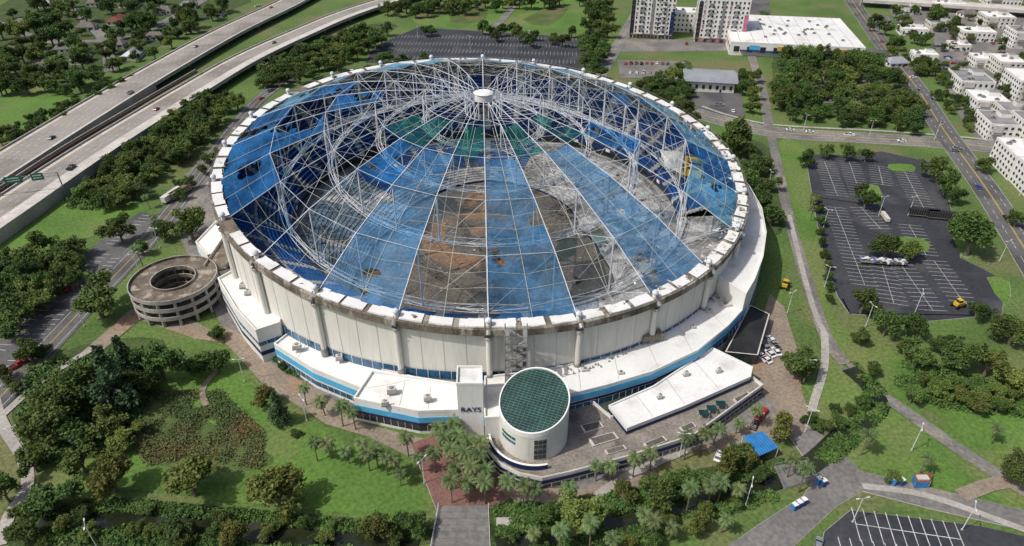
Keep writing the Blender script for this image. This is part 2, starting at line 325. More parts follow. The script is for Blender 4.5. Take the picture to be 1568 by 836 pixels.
for a,b in ((0,3),(1,2)):
    for zz in (0.9,1.3,1.7): mb.tube(q[a]+Vector((0,0,zz)),q[b]+Vector((0,0,zz)),0.06,steel)
    for i in range(16):
        p=q[a].lerp(q[b],i/15); mb.tube(p+Vector((0,0,.5)),p+Vector((0,0,1.75)),0.06,steel)
for k in range(1,9):
    a=q[0].lerp(q[3],k/9);b=q[1].lerp(q[2],k/9); mb.face([(a.x+.3,a.y-.06,.505),(b.x-.3,b.y-.06,.505),(b.x-.3,b.y+.06,.505),(a.x+.3,a.y+.06,.505)],asph)
mb.done("footbridge")
# ---------------------------------------------------------------- highway
def highway(name,pts,w,zt,solid,lanes,sh):
    mb=MB(); c=smooth(px(pts,zt),6)
    strip(mb,c,-w/2,w/2,zt,conc_lt); strip(mb,c,-w/2+sh,w/2-2.5,zt+.004,hwym)
    n=len(c)
    for s in (-1,1):
        A=offs(c,s*w/2);B=offs(c,s*(w/2+0.45))
        for i in range(n-1):
            mb.prism([A[i],A[i+1],B[i+1],B[i]],zt-1.3,zt+0.95,conc,conc_lt,True)
            if i<solid: 
                mb.face([(B[i].x,B[i].y,-.1),(B[i+1].x,B[i+1].y,-.1),(B[i+1].x,B[i+1].y,zt-1.3),(B[i].x,B[i].y,zt-1.3)],conc)
    strip(mb,c,-w/2,w/2,zt-1.3,conc)
    for o in lanes: strip(mb,c,o-.12,o+.12,zt+.009,paint,(3,7))
    strip(mb,c,-w/2+sh+.1,-w/2+sh+.35,zt+.009,paint); strip(mb,c,w/2-2.9,w/2-2.65,zt+.009,yellow)
    for i in range(solid,n-1,3):
        for o in (-w*.3,w*.3):
            p=offs(c,o)[i]; mb.tube((p.x,p.y,0),(p.x,p.y,zt-1.3),0.8,conc,8)
    # expansion joints
    A=offs(c,-w/2+.2);B=offs(c,w/2-.2)
    for i in range(1,n-1,1):
        d=(c[i+1]-c[i]).normalized()*.12; mb.face([(A[i].x,A[i].y,zt+.012),(A[i].x+d.x,A[i].y+d.y,zt+.012),(B[i].x+d.x,B[i].y+d.y,zt+.012),(B[i].x,B[i].y,zt+.012)],asph)
    return mb.done(name)
highway("elevated_highway",[(-120,328),(0,255),(100,193),(230,115),(350,48),(440,5),(520,-38)],25,5,17,(-5,-1.2,2.6,6.4),2.5)
highway("elevated_highway",[(-90,385),(0,326),(150,226),(300,134),(380,88),(460,51),(540,18),(640,-12),(760,-40)],22,5,17,(0,3.8),7.5)
mb=MB(); c=smooth(px([(-110,358),(0,291),(120,215),(300,110)],4.5),6); strip(mb,c,-1.6,1.6,5.3,soil); kerb(mb,c,0,5.3,conc,0.5,0.9); kerb(mb,c,1.5,4.2,soil,.2,1.2); kerb(mb,c,-1.5,4.2,soil,.2,1.2); mb.done("highway_median")
e=MB(); a=P(2,300,5); b=a+Vector((24,8,0))
for p in (a,b): e.tube(p-Vector((0,0,5)),p+Vector((0,0,8)),0.3,greys,8)
for zz in (6.5,8): e.tube(a+Vector((0,0,zz)),b+Vector((0,0,zz)),0.15,greys)
for i in range(12):
    e.tube(a.lerp(b,i/12)+Vector((0,0,6.5)),a.lerp(b,(i+1)/12)+Vector((0,0,8)),0.08,greys)
ang=math.atan2(8,24)
for t,wd in ((0.3,7),(0.68,5)):
    p=a.lerp(b,t); e.box((p.x,p.y-0.4,p.z+7.2),(wd,0.15,3.4),signg,ang)
    for zz in (.7,-.5): e.box((p.x+.1,p.y-0.6,p.z+7.2+zz),(wd*.7,0.06,0.45),paint,ang)
e.done("highway_sign_gantry")
# ---------------------------------------------------------------- STADIUM
ST=empty("domed_stadium")
R=101.6; ZC=35.6
def zr(x,y): return ZC-0.052*x+0.07*y
def cyl(r,a,dz=0,zabs=None):
    x,y=r*math.cos(a),r*math.sin(a); return Vector((x,y,(zr(x,y) if zabs is None else zabs)+dz))
NA=192; A0=rad(-87.6)
mb=MB()
for i in range(NA):
    a=A0+2*math.pi*i/NA;b=A0+2*math.pi*(i+1)/NA
    mb.face([cyl(102.4,a,zabs=0),cyl(102.4,b,zabs=0),cyl(102.4,b,-3),cyl(102.4,a,-3)],cream)
    mb.face([cyl(101.8,b,zabs=0),cyl(101.8,a,zabs=0),cyl(101.8,a,-3),cyl(101.8,b,-3)],aisle)
mb.done("outer_wall",ST)
mb=MB()
for i in range(NA):
    a=A0+2*math.pi*(i)/NA
    if i%8==0: 
        x,y=103.3*math.cos(a),103.3*math.sin(a); zt=zr(x,y)-3
        mb.tube((x,y,0),(x,y,zt),0.9,cream,12); mb.tube((x,y,7.5),(x,y,11.0),1.15,greys,12)
        mb.tube((x,y,zt-.8),(x,y,zt),1.3,conc,12)
    elif i%2==0:
        x,y=102.42*math.cos(a),102.42*math.sin(a); mb.box((x,y,(zr(x,y)-3)/2),(0.12,0.14,zr(x,y)-3),creamsh,a)
mb.done("wall_columns",ST)
mb=MB()
for d in range(-160,-20,1):
    a,b=rad(d),rad(d+1)
    mb.face([cyl(102.65,a,zabs=8),cyl(102.65,b,zabs=8),cyl(102.65,b,zabs=11),cyl(102.65,a,zabs=11)],glassb)
    if d%2==0: mb.box((102.7*math.cos(a),102.7*math.sin(a),9.5),(0.25,0.18,3.0),steel,a)
mb.done("clerestory_windows",ST)
mb=MB()
for i in range(NA):
    a=A0+2*math.pi*i/NA;b=A0+2*math.pi*(i+1)/NA
    prof=[(99.4,0),(104.0,0),(104.0,-2.2),(103.0,-3.2),(100.0,-3.2),(99.4,-2.0)]
    for k in range(6):
        r0,z0=prof[k];r1,z1=prof[(k+1)%6]
        mb.face([cyl(r0,a,z0),cyl(r1,a,z1),cyl(r1,b,z1),cyl(r0,b,z0)],conc_br)
mb.done("compression_ring",ST)
mb=MB()
for i in range(24):
    for k in range(3):
        a0=A0+2*math.pi*(i+0.035+k*0.325)/24; a1=a0+2*math.pi*(0.285+random.uniform(-.03,.01))/24
        if random.random()<0.05: continue
        n=3; h=0.35
        for j in range(n):
            s0=a0+(a1-a0)*j/n;s1=a0+(a1-a0)*(j+1)/n; ri,ro=99.6+random.uniform(-.3,.3),103.2+random.uniform(-.15,.15)
            mb.face([cyl(ri,s0,h),cyl(ro,s0,h),cyl(ro,s1,h),cyl(ri,s1,h)],white)
            mb.face([cyl(ro,s0,0),cyl(ro,s1,0),cyl(ro,s1,h),cyl(ro,s0,h)],white)
            mb.face([cyl(ri,s0,-.8),cyl(ri,s1,-.8),cyl(ri,s1,h),cyl(ri,s0,h)],white)
mb.done("ring_membrane_pads",ST)
mb=MB()
for i in range(420):
    a=rad(random.gauss(-18,24)) if i<300 else random.uniform(0,6.28); r=random.uniform(96.5,103.5) if random.random()<.7 else random.uniform(92,99)
    p=cyl(r,a,random.uniform(0.2,1.3) if r>99.4 else random.uniform(-4,0)); s=random.uniform(.4,1.6)
    q=[p+Vector((random.uniform(-s,s),random.uniform(-s,s),random.uniform(-.5,.4)*s)) for _ in range(4)]
    mb.face(q,random.choice([white,fabw,conc_lt,cable,greys,tan,white]))
for i in range(150):
    a=random.uniform(0,6.28); p=cyl(99.3,a,-.4); l=random.uniform(1,5); w=random.uniform(.2,.8)
    t=Vector((-math.sin(a),math.cos(a),0)); mb.face([p-t*w,p+t*w,p+t*w*.5-Vector((0,0,l)),p-t*w*.6-Vector((0,0,l*.8))],random.choice([fabw,white,cable]))
mb.done("torn_fabric_scraps",ST)
mb=MB()
for i in range(24):
    a=A0+2*math.pi*i/24; p=cyl(102.2,a)
    mb.tube(p,p+Vector((0,0,1.4)),0.8,white,8,cap=True)
    c=p+Vector((0,0,1.8)); prev=None
    for k in range(5):
        t=math.pi/2*k/4; rr=1.05*math.cos(t); zz=1.1*math.sin(t)
        if prev: mb.tube((c.x,c.y,c.z+prev[1]),(c.x,c.y,c.z+zz),prev[0],steel,10,max(rr,.01))
        prev=(rr,zz)
    mb.tube(cyl(103.7,a,-.5),cyl(104.8,a,-1.2),0.8,greys,8,cap=True)
for i in range(NA):
    a=A0+2*math.pi*i/NA; b=A0+2*math.pi*(i+1)/NA
    mb.tube(cyl(103.8,a,0),cyl(103.8,a,1.1),0.05,greys,3); mb.tube(cyl(103.8,a,1.1),cyl(103.8,b,1.1),0.05,greys,3)
mb.done("ring_anchor_caps",ST)
FR=[1.0,0.80,0.60,0.41,0.23,0.07]; HT=[0.3,8.8,15.6,20.3,23.2,24.5]; SLEN=[0,21,17,13,9.5,7]
def top(j,a): return cyl(R*FR[j]*0.985 if j==0 else R*FR[j],a,HT[j])
def bot(j,a): return cyl(R*FR[j],a,HT[j]-SLEN[j])
mb=MB()
for i in range(24):
    a=A0+2*math.pi*i/24; b=A0+2*math.pi*(i+1)/24
    for j in range(5):
        mb.tube(top(j,a),top(j+1,a),0.14,steel,4)
        mb.tube(top(j,a),bot(j+1,a),0.10,steel,4)
        if j>0: mb.tube(bot(j,a),top(j+1,a),0.07,steel,3)
    for j in range(1,6):
        mb.tube(top(j,a),bot(j,a),0.34 if j<3 else 0.24,steel,6)
        mb.tube(bot(j,a),bot(j,b),0.16,steel,4)
        mb.tube(top(j,a),top(j,b),0.09,steel,4)
    for j in (1,2):
        mb.tube(bot(j,a),top(j,b),0.05,steel,3); mb.tube(bot(j,b),top(j,a),0.05,steel,3)
mb.done("cable_roof_trusses",ST)
mb=MB()
for i in range(24):
    a=A0+2*math.pi*i/24; b=A0+2*math.pi*(i+1)/24; m=(a+b)/2
    for j in range(4):
        pm=[top(j,m)-Vector((0,0,0.9)),top(j+1,m)-Vector((0,0,0.9))]
        mb.tube(pm[0],pm[1],0.07,cable,3)
        for t in (0.25,0.5,0.75):
            p=top(j,a).lerp(top(j+1,a),t);q=top(j,b).lerp(top(j+1,b),t); c=pm[0].lerp(pm[1],t)-Vector((0,0,random.uniform(0,.8)))
            mb.tube(p,c,0.06,cable,3); mb.tube(c,q,0.06,cable,3)
mb.done("valley_cables",ST)
mb=MB()
for j,dz,w in ((1,0,1.6),(2,0,1.8),(3,0,1.6),(4,0,1.4)):
    n=96
    for i in range(n):
        a=2*math.pi*i/n;b=2*math.pi*(i+1)/n; r=R*FR[j]
        def q(rr,ang,h): return cyl(rr,ang,HT[j]-SLEN[j]+h)
        mb.tube(q(r-1,a,0),q(r-1,b,0),.11,steel,4); mb.tube(q(r-1,a,w),q(r-1,b,w),.11,steel,4); mb.tube(q(r+.8,a,0),q(r+.8,b,0),.11,steel,4)
        if i%2: mb.tube(q(r-1,a,0),q(r-1,b,w),.07,steel,3)
        else: mb.tube(q(r-1,a,w),q(r-1,b,0),.07,steel,3)
        mb.tube(q(r-1,a,0),q(r+.8,b if i%2 else a,0),.07,steel,3)
        if i%4==0: mb.box(q(r,a,-0.5),(0.9,0.9,0.7),greys,a)
mb.done("catwalk_rings",ST)
mb=MB(); p=cyl(0,0,24.2); mb.tube(p-Vector((0,0,1.6)),p+Vector((0,0,1.2)),3.4,white,24,cap=True); mb.tube(p+Vector((0,0,1.2)),p+Vector((0,0,1.7)),3.8,white,24,2.8,cap=True)
mb.tube(p-Vector((0,0,8)),p-Vector((0,0,6)),3.5,greys,16)
mb.done("crown_hub",ST)
FAB={0:{0:fabb,1:fabb,2:fabb},-2:{0:fabb,1:fabb,2:fabb},2:{0:fabb,1:fabb,2:fabb},-3:{2:fabd,3:fabg},-4:{3:fabg},-5:{0:fabd},-6:{0:fabd,1:fabd},-7:{0:fabd,2:fabd},
 -8:{0:fabl,1:fabd},-9:{0:fabl},-10:{0:fabl,1:fabl},-11:{0:fabl,1:fabl},-12:{0:fabw,1:fabl},11:{0:fabl,1:fabl},10:{0:fabl,1:fabd},9:{0:fabl,1:fabl},8:{0:fabl},7:{0:fabl,1:fabd},6:{0:fabl},5:{0:fabd},4:{0:fabl,2:fabd},
 1:{3:fabg},-1:{3:fabg},3:{3:fabg}}
mb=MB()
for sgm,d in FAB.items():
    a=A0+2*math.pi*sgm/24; b=A0+2*math.pi*(sgm+1)/24
    for j,mt in d.items():
        NU,NV=16,16; frnt=sgm in(0,-2,2)
        def pt(u,v):
            p=top(j,a).lerp(top(j+1,a),v); q=top(j,b).lerp(top(j+1,b),v)
            s=p.lerp(q,u); s.z-=1.0*(1-abs(2*u-1))+.15+.35*noise.noise(Vector((s.x*.25,s.y*.25,0))); return s
        def hole(u,v):
            s=pt(u,v); return noise.noise(Vector((s.x*.085+sgm,s.y*.085,2)))+.35*noise.noise(Vector((s.x*.35,s.y*.35,5)))>(.50 if frnt else .30)
        for iu in range(NU):
            for iv in range(NV):
                u0,u1,v0,v1=iu/NU,(iu+1)/NU,iv/NV,(iv+1)/NV
                cs=[(u0,v0),(u1,v0),(u1,v1),(u0,v1)]; keep=[c for c in cs if not hole(*c)]
                if len(keep)>=3: mb.face([pt(*c) for c in keep],mt)
mb.done("roof_membrane_remnants",ST)
def rin(az):
    az%=360
    K=[(0,40),(45,42),(90,46),(135,40),(180,40),(205,52),(225,70),(270,74),(315,70),(335,52),(360,40)]
    for (a,x),(b,y) in zip(K[:-1],K[1:]):
        if a<=az<=b: return x+(y-x)*(az-a)/(b-a)
mb=MB(); NB=180
def bp(r,d,z): return (r*math.cos(rad(d)),r*math.sin(rad(d)),z)
for i in range(NB):
    d0,d1=i*2,i*2+2; isA=(i%5==0)
    n=18
    for k in range(n):
        def rr(d,t): return rin(d)+(77-rin(d))*t
        z0,z1=1.2+7.5*k/n,1.2+7.5*(k+1)/n; t0,t1=k/n,(k+1)/n
        mat=aisle if isA else seatg
        if 70<=d0<=150 and k>5 and not isA: mat=seatb
        mb.face([bp(rr(d0,t0),d0,z1),bp(rr(d1,t0),d1,z1),bp(rr(d1,t1),d1,z1),bp(rr(d0,t1),d0,z1)],mat)
        mb.face([bp(rr(d0,t0),d0,z0),bp(rr(d1,t0),d1,z0),bp(rr(d1,t0),d1,z1),bp(rr(d0,t0),d0,z1)],aisle)
    mb.face([bp(rin(d0),d0,0),bp(rin(d1),d1,0),bp(rin(d1),d1,1.2),bp(rin(d0),d0,1.2)],navy)
    mb.face([bp(77,d0,8.7),bp(77,d1,8.7),bp(81,d1,8.7),bp(81,d0,8.7)],aisle)
    mb.face([bp(81,d0,8.7),bp(81,d1,8.7),bp(81,d1,12.5),bp(81,d0,12.5)],glassd)
    mb.face([bp(79,d0,12.5),bp(79,d1,12.5),bp(79,d1,14),bp(79,d0,14)],navy if i%7 else whitew)
    mb.face([bp(79,d0,12.5),bp(79,d1,12.5),bp(81,d1,12.5),bp(81,d0,12.5)],aisle)
    n=16; out=(285<d0<350)
    for k in range(n):
        zt=zr(*bp(98,d0,0)[:2])-(12 if out else 6)
        r0,r1=79+22*k/n,79+22*(k+1)/n; zz0,zz1=14+(zt-14)*k/n,14+(zt-14)*(k+1)/n
        mb.face([bp(r0,d0,zz1),bp(r0,d1,zz1),bp(r1,d1,zz1),bp(r1,d0,zz1)],aisle if (isA or k==8) else (seatg if out else seatb))
        mb.face([bp(r0,d0,zz0),bp(r0,d1,zz0),bp(r0,d1,zz1),bp(r0,d0,zz1)],aisle if (isA or out) else navy)
mb.done("seating_bowl",ST)
mb=MB(); mb.face([bp(76,d,0.35) for d in range(0,360,4)],fieldm)
def disc(c,r,z,m,n=40): mb.face([(c[0]+r*math.cos(2*math.pi*k/n),c[1]+r*math.sin(2*math.pi*k/n),z) for k in range(n)],m)
disc((-3,26),9,.36,clay); disc((-3,-8),24,.365,clay); disc((-3,-6),15,.37,fieldm); disc((-3,-2),4,.375,clay)
mb.done("playing_field",ST)
mb=MB()
for i in range(900):
    a=random.uniform(0,2*math.pi); r=76*math.sqrt(random.random()); x,y=r*math.cos(a),r*math.sin(a)
    if r>rin(math.degrees(a)): zb=1.2+8*(r-rin(math.degrees(a)))/(77-rin(math.degrees(a)))+.3
    else:
        if random.random()<.7: continue
        zb=.5
    s=random.uniform(.3,1.5); mb.box((x,y,zb),(s,random.uniform(.2,1)*s,random.uniform(.1,.6)),random.choice([greys,seatb,conc,aisle,tan,conc_br,conc_br,aisle]),random.uniform(0,3))
for i in range(6):
    x,y=random.uniform(-40,40),random.uniform(-60,5); mb.box((x,y,1.3),(3.4,1.8,1.2),random.choice([tarp,greys]),i); mb.box((x,y,2.1),(1.3,1.4,.9),glassd,i)
mb.done("debris",ST)
mb=MB(); p=P(1062,256,28); mb.box(p,(7.5,.4,8.5),yellow,rad(-25)); mb.box(p+Vector((-.15,-.3,1.8)),(5.5,.1,.8),navy,rad(-25)); mb.box(p+Vector((-.15,-.3,-.5)),(4.5,.1,.8),navy,rad(-25)); mb.tube(p+Vector((0,.3,-20)),p+Vector((0,.3,4)),.25,steel)
mb.done("yellow_banner",ST)
mb=MB(); 
q=[P(1010,230,29),P(1045,232,28),P(1045,268,24),P(1020,255,25)]; mb.face(q,fabw); mb.done("torn_membrane_scrap",ST)
# --- annexes
def annex(name,pts,z,wall,roof,par=0.6,bands=(),z0=0,sm=0,parent=None):
    q=px(pts,z)
    A=sum(q[i].x*q[(i+1)%len(q)].y-q[(i+1)%len(q)].x*q[i].y for i in range(len(q)))
    if A<0: q=q[::-1]
    if sm: q=smooth(q,sm,True)
    mb=MB(); mb.prism(q,z0,z,wall,roof)
    n=len(q)
    def ofc(o):
        out=[]
        for i in range(n):
            a,b,c=q[i-1],q[i],q[(i+1)%n]; d1=(b-a).normalized(); d2=(c-b).normalized()
            n1=Vector((d1.y,-d1.x,0));n2=Vector((d2.y,-d2.x,0)); h=(n1+n2)
            if h.length<1e-3: h=n1
            h.normalize(); k=max(h.dot(n1),0.35); out.append(b+h*(o/k))
        return out
    I=ofc(-0.35); O=ofc(0.06)
    for i in range(n):
        j=(i+1)%n
        mb.prism([O[i],O[j],I[j],I[i]],z-.02,z+par,wall,whitew if roof is white else conc_lt)
    for b0,b1,bm,bo in bands:
        Q=ofc(bo); 
        for i in range(n):
            j=(i+1)%n; mb.prism([Q[i],Q[j],q[j],q[i]],b0,b1,bm)
            if bm in (glassb,glassd):
                L=(Q[j]-Q[i]).length; m=int(L/2.2)
                for k in range(1,m):
                    c=Q[i].lerp(Q[j],k/m); mb.box((c.x,c.y,(b0+b1)/2),(.14,.14,b1-b0-.02),steel)
    return mb.done(name,parent or ST)
def hvac(pts,z,parent=ST):
    mb=MB()
    for u,v,w in pts:
        p=P(u,v,z); mb.box((p.x,p.y,z+.2),(w+.3,w*.7+.3,.4),greys,.2); mb.box((p.x,p.y,z+1.0),(w,w*.7,1.3),conc_lt,.2)
        mb.tube((p.x,p.y,z+1.6),(p.x,p.y,z+2.0),w*.22,greys,10,cap=True)
    mb.done("rooftop_units",parent)
annex("office_annex",[(334,428),(360,414),(384,425),(432,486),(428,496),(392,508),(362,475)],13,whitew,white,.8,[(3,4.6,navy,.08),(7,8.4,glassb,.08)])
annex("office_annex_wing",[(300,372),(345,325),(352,345),(340,385),(318,392)],8,whitew,white,.6,[(2,3.5,blue,.08)])
annex("south_annex",[(420,528),(442,511),(500,538),(560,559),(640,580),(600,590),(556,597),(480,566)],8,whitew,white,.7,[(4.2,6.6,blue,.12),(1.5,3.4,glassb,.08)])
annex("entry_hall",[(570,570),(640,580),(704,590),(704,630),(640,632),(542,612)],8.5,whitew,white,.9,[(4.6,6.6,blue,.14),(1.2,3.6,glassd,.08),(3.9,4.3,navy,.3)])
EA=[(742,578),(800,572),(870,560),(930,543),(985,520),(1040,482),(1085,450),(1105,428),(1150,448),(1140,472),(1115,500),(1068,538),(1000,570),(930,591),(870,606),(760,640),(742,640)]
annex("east_annex",EA,10,whitew,white,.7,[(7.2,9.4,blue,.16),(5.9,6.7,navy,.10),(3.5,5.6,glassb,.08)])
annex("low_annex",[(932,622),(1000,592),(1090,533),(1152,563),(1149,578),(1050,622),(960,657)],6.4,whitew,white,.5,[(4.4,5.5,navy,.1),(1.8,3.6,glassd,.08)])
annex("terrace_base",[(745,655),(747,692),(765,712),(795,728),(830,735),(875,725),(960,702),(1060,670),(1168,592),(1150,578),(1050,620),(935,640),(900,610),(800,640)],4.2,whitew,terr,1.0,[(2.6,3.8,navy,.12),(.7,2.0,glassd,.08)])
annex("north_annex",[(1118,262),(1146,285),(1166,320),(1173,358),(1168,395),(1155,430),(1142,452),(1100,425),(1118,380),(1128,330),(1124,290)],17,whitew,white,.8,[(1,4,navy,.08)])
annex("glazed_link",[(1110,540),(1148,468),(1178,482),(1160,545)],4,glassd,blackm,.4)
mb=MB()
for pts in ([(888,652),(918,645),(925,655),(895,663)],[(900,672),(940,662),(948,672),(908,684)],[(925,690),(955,682),(960,688),(930,697)],[(985,680),(1015,668),(1022,675),(992,688)],[(1040,655),(1060,647),(1066,654),(1046,662)],[(1122,612),(1145,600),(1150,606),(1128,618)],[(965,648),(985,640),(990,646),(970,654)]):
    q=px(pts,4.4); mb.prism(q,4.2,4.7,conc_lt,conc_lt)
    cc=sum(q,Vector((0,0,0)))/4; m=[x.lerp(cc,.16) for x in q]; mb.prism(m,4.7,4.75,conc_br,fieldm)
for u,v in ((1088,632),(1102,625),(1076,639)):
    p=P(u,v,4.2)
    for dx in (-1.4,1.4):
        for dy in (-1,1): mb.tube((p.x+dx,p.y+dy,4.2),(p.x+dx,p.y+dy,6.2),.06,steel,4)
    mb.box((p.x,p.y,6.25),(2.8,2.0,.12),glassg,.0)
mb.done("terrace_planters",ST)
annex("sign_tower",[(700,563),(738,563),(739,590),(699,590)],21.5,whitew,white,.8)
annex("connector_block",[(740,592),(775,590),(768,640),(742,642)],12,whitew,white,.8)
hvac([(455,533,2.5),(520,550,2),(600,600,2.5),(655,612,2),(590,620,1.8),(895,570,2),(1060,505,1.5),(1110,470,3.5),(1098,462,3.5),(1085,480,2),(950,575,1.6),(850,580,2)],9.3)
hvac([(380,450,2),(372,440,2)],13.3)
hvac([(1050,575,1.4),(1010,610,1.2),(1100,570,1.3)],6.4)
mb=MB(); a=P(980,520,10.5); b=P(1012,518,10.5); c=(a+b)/2+Vector((0,0,1.6)); mb.box(c,((b-a).length,3.5,2.2),tan,.25)
for k in range(7): mb.box(c+Vector((-3+k,(-3+k)*.25,0)),(.12,3.6,2.26),greys,.25)
mb.done("rooftop_container",ST)
mb=MB()
for k in range(60):
    t=k/60; u=870+250*t; v=590-140*t**1.4-10; p=P(u,v+random.uniform(-22,-3),10)
    mb.tube(p,p+Vector((0,0,random.uniform(.5,1.1))),.22,greys,6,cap=True)
for (u0,v0),(u1,v1),z in (((885,560),(890,600),10.01),((940,540),(948,583),10.01),((990,522),(1008,562),10.01),((1035,490),(1060,538),10.01),((1075,462),(1108,500),10.01),((835,568),(838,612),10.01),((468,528),(455,550),8.02),((620,585),(610,630),8.52),((660,590),(655,630),8.52),((975,605),(1000,638),6.42),((1020,580),(1048,618),6.42),((1062,552),(1100,594),6.42),((395,440),(360,458),13.02),((412,462),(376,485),13.02)):
    a=P(u0,v0,z);b=P(u1,v1,z); d=(b-a).normalized(); p=Vector((-d.y,d.x,0))*.06; mb.face([a-p,b-p,b+p,a+p],greys)
mb.done("roof_vents_and_seams",ST)
q=px([(700,590),(739,590)],21.5); ty=min(q[0].y,q[1].y)
cu=bpy.data.curves.new("lettering","FONT"); cu.body="RAYS"; cu.size=2.5; cu.extrude=.06; cu.align_x='CENTER'; cu.materials.append(navy)
to=bpy.data.objects.new("lettering",cu); COL.objects.link(to); to.parent=ST; to.location=((q[0].x+q[1].x)/2,ty-.16,11.6); to.rotation_euler=(rad(90),0,0)
mb=MB(); c0=Vector((P(790,585,9).x,-106.6,0)); w,dp=6.2,4.0
for sx in (-1,1):
    for sy in (-1,1): mb.tube((c0.x+sx*w/2,c0.y+sy*dp/2,9),(c0.x+sx*w/2,c0.y+sy*dp/2,31),.16,greys,6)
    mb.tube((c0.x,c0.y+sx*dp/2,9),(c0.x,c0.y+sx*dp/2,31),.12,greys,5)
for k in range(8):
    z=9+k*2.9
    for sy in (-1,1): mb.tube((c0.x-w/2,c0.y+sy*dp/2,z),(c0.x+w/2,c0.y+sy*dp/2,z),.1,greys,4)
    for sx in (-1,1):
        mb.box((c0.x+sx*w*.4,c0.y,z),(w*.2,dp,.12),greys)
        if k<7: mb.tube((c0.x+sx*w/2,c0.y-dp/2,z),(c0.x+sx*w/2,c0.y+dp/2,z+2.9),.08,greys,4)
    if k<7:
        s=1 if k%2 else -1; y=c0.y-s*1; 
        for st in range(10):
            t=(st+.5)/10; mb.box((c0.x-s*w*.3+s*w*.6*t,y,z+2.9*t),(.5,1.6,.12),greys)
        mb.tube((c0.x-s*w*.3,y-.8,z+1),(c0.x+s*w*.3,y-.8,z+3.9),.06,steel,4)
        mb.tube((c0.x-w/2,c0.y-dp/2,z),(c0.x,c0.y-dp/2,z+2.9),.06,greys,4); mb.tube((c0.x+w/2,c0.y-dp/2,z),(c0.x,c0.y-dp/2,z+2.9),.06,greys,4)
mb.done("stair_tower",ST)
rc=P(818,613,17.5); RR=9.6; la=rad(-112)
def rz(x,y): return 17.5-0.33*(x*math.cos(la)+y*math.sin(la))
mb=MB(); n=64
def rp(r,t,z=None,dz=0):
    x,y=r*math.cos(t),r*math.sin(t); return Vector((rc.x+x,rc.y+y,(rz(x,y) if z is None else z)+dz))
for i in range(n):
    a,b=2*math.pi*i/n,2*math.pi*(i+1)/n
    mb.face([rp(RR,a,0),rp(RR,b,0),rp(RR,b),rp(RR,a)],cream)
    mb.face([rp(RR+.05,a,None,-1.2),rp(RR+.05,b,None,-1.2),rp(RR+.05,b,None,.45),rp(RR+.05,a,None,.45)],whitew)
    mb.face([rp(RR+.05,a,None,.45),rp(RR+.05,b,None,.45),rp(RR-.3,b,None,.45),rp(RR-.3,a,None,.45)],whitew)
    mb.face([rp(RR-.3,b,None,0),rp(RR-.3,a,None,0),rp(RR-.3,a,None,.45),rp(RR-.3,b,None,.45)],whitew)
mb.face([rp(RR-.3,2*math.pi*i/n,None,.05) for i in range(n)],glassg)
for ang0 in (0,math.pi/2):
    ax=Vector((math.cos(la+ang0),math.sin(la+ang0),0)); ay=Vector((-ax.y,ax.x,0)); m=7 if ang0==0 else 12
    for k in range(-m,m+1):
        o=k*(RR-.4)/(m+.5); h=math.sqrt(max((RR-.4)**2-o*o,0)); a=ax*h+ay*o; b=-ax*h+ay*o
        mb.tube(Vector((rc.x+a.x,rc.y+a.y,rz(a.x,a.y)+.14)),Vector((rc.x+b.x,rc.y+b.y,rz(b.x,b.y)+.14)),.045 if ang0==0 else .06,gbar,4)
for k in range(3):
    for j in range(4):
        t=rad(-88+k*7); z=5.8+j*1.9; mb.box(rp(RR+.02,t,z),(.25,1.0,1.5),glassd,t)
for t in range(-150,-118,8):
    for j in range(2): mb.box(rp(RR+.02,rad(t),9.5+j*1.6),(.25,1.1,.9),signg if j else glassb,rad(t))
for zz in (8.6,12.6):
    for i in range(n):
        a,b=2*math.pi*i/n,2*math.pi*(i+1)/n; mb.face([rp(RR+.02,a,zz-.06),rp(RR+.02,b,zz-.06),rp(RR+.02,b,zz+.06),rp(RR+.02,a,zz+.06)],creamsh)
mb.done("rotunda",ST)
mb=MB()
for i in range(30):
    a,b=rad(-200+i*4.2),rad(-200+(i+1)*4.2); r=RR+3.2
    mb.face([rp(r,a,3.4),rp(r,b,3.4),rp(r,b,6.0),rp(r,a,6.0)],navy); mb.face([rp(r+.0,a,6.0),rp(r,b,6.0),rp(r-.6,b,6.05),rp(r-.6,a,6.05)],whitew)
    mb.face([rp(r-.6,a,4.2),rp(r-.6,b,4.2),rp(r-.6,b,6.05),rp(r-.6,a,6.05)],whitew)
mb.done("rotunda_parapet",ST)
# ---------------------------------------------------------------- spiral ramp
mb=MB(); c=P(266,428,10.5); RO,RI=15.0,7.4
for lv,z in enumerate((3.5,7.0,10.5)):
    n=56
    for i in range(n):
        a,b=2*math.pi*i/n,2*math.pi*(i+1)/n
        def q(r,t,zz): return (c.x+r*math.cos(t),c.y+r*math.sin(t),zz)
        mb.face([q(RI,a,z),q(RO,a,z),q(RO,b,z),q(RI,b,z)],conc_br)
        mb.face([q(RO,a,z-.5),q(RO,b,z-.5),q(RO,b,z+1),q(RO,a,z+1)],conc); mb.face([q(RO-.3,b,z),q(RO-.3,a,z),q(RO-.3,a,z+1),q(RO-.3,b,z+1)],conc_br)
        mb.face([q(RO-.3,a,z+1),q(RO,a,z+1),q(RO,b,z+1),q(RO-.3,b,z+1)],conc)
        mb.face([q(RI,a,z-.5),q(RI,b,z-.5),q(RI,b,z+1),q(RI,a,z+1)],conc_br); mb.face([q(RI+.3,a,z),q(RI+.3,b,z),q(RI+.3,b,z+1),q(RI+.3,a,z+1)],conc_br)
        mb.face([q(RI,a,z+1),q(RI+.3,a,z+1),q(RI+.3,b,z+1),q(RI,b,z+1)],conc)
        mb.face([q(RI,b,z-.5),q(RO,b,z-.5),q(RO,a,z-.5),q(RI,a,z-.5)],conc_br)
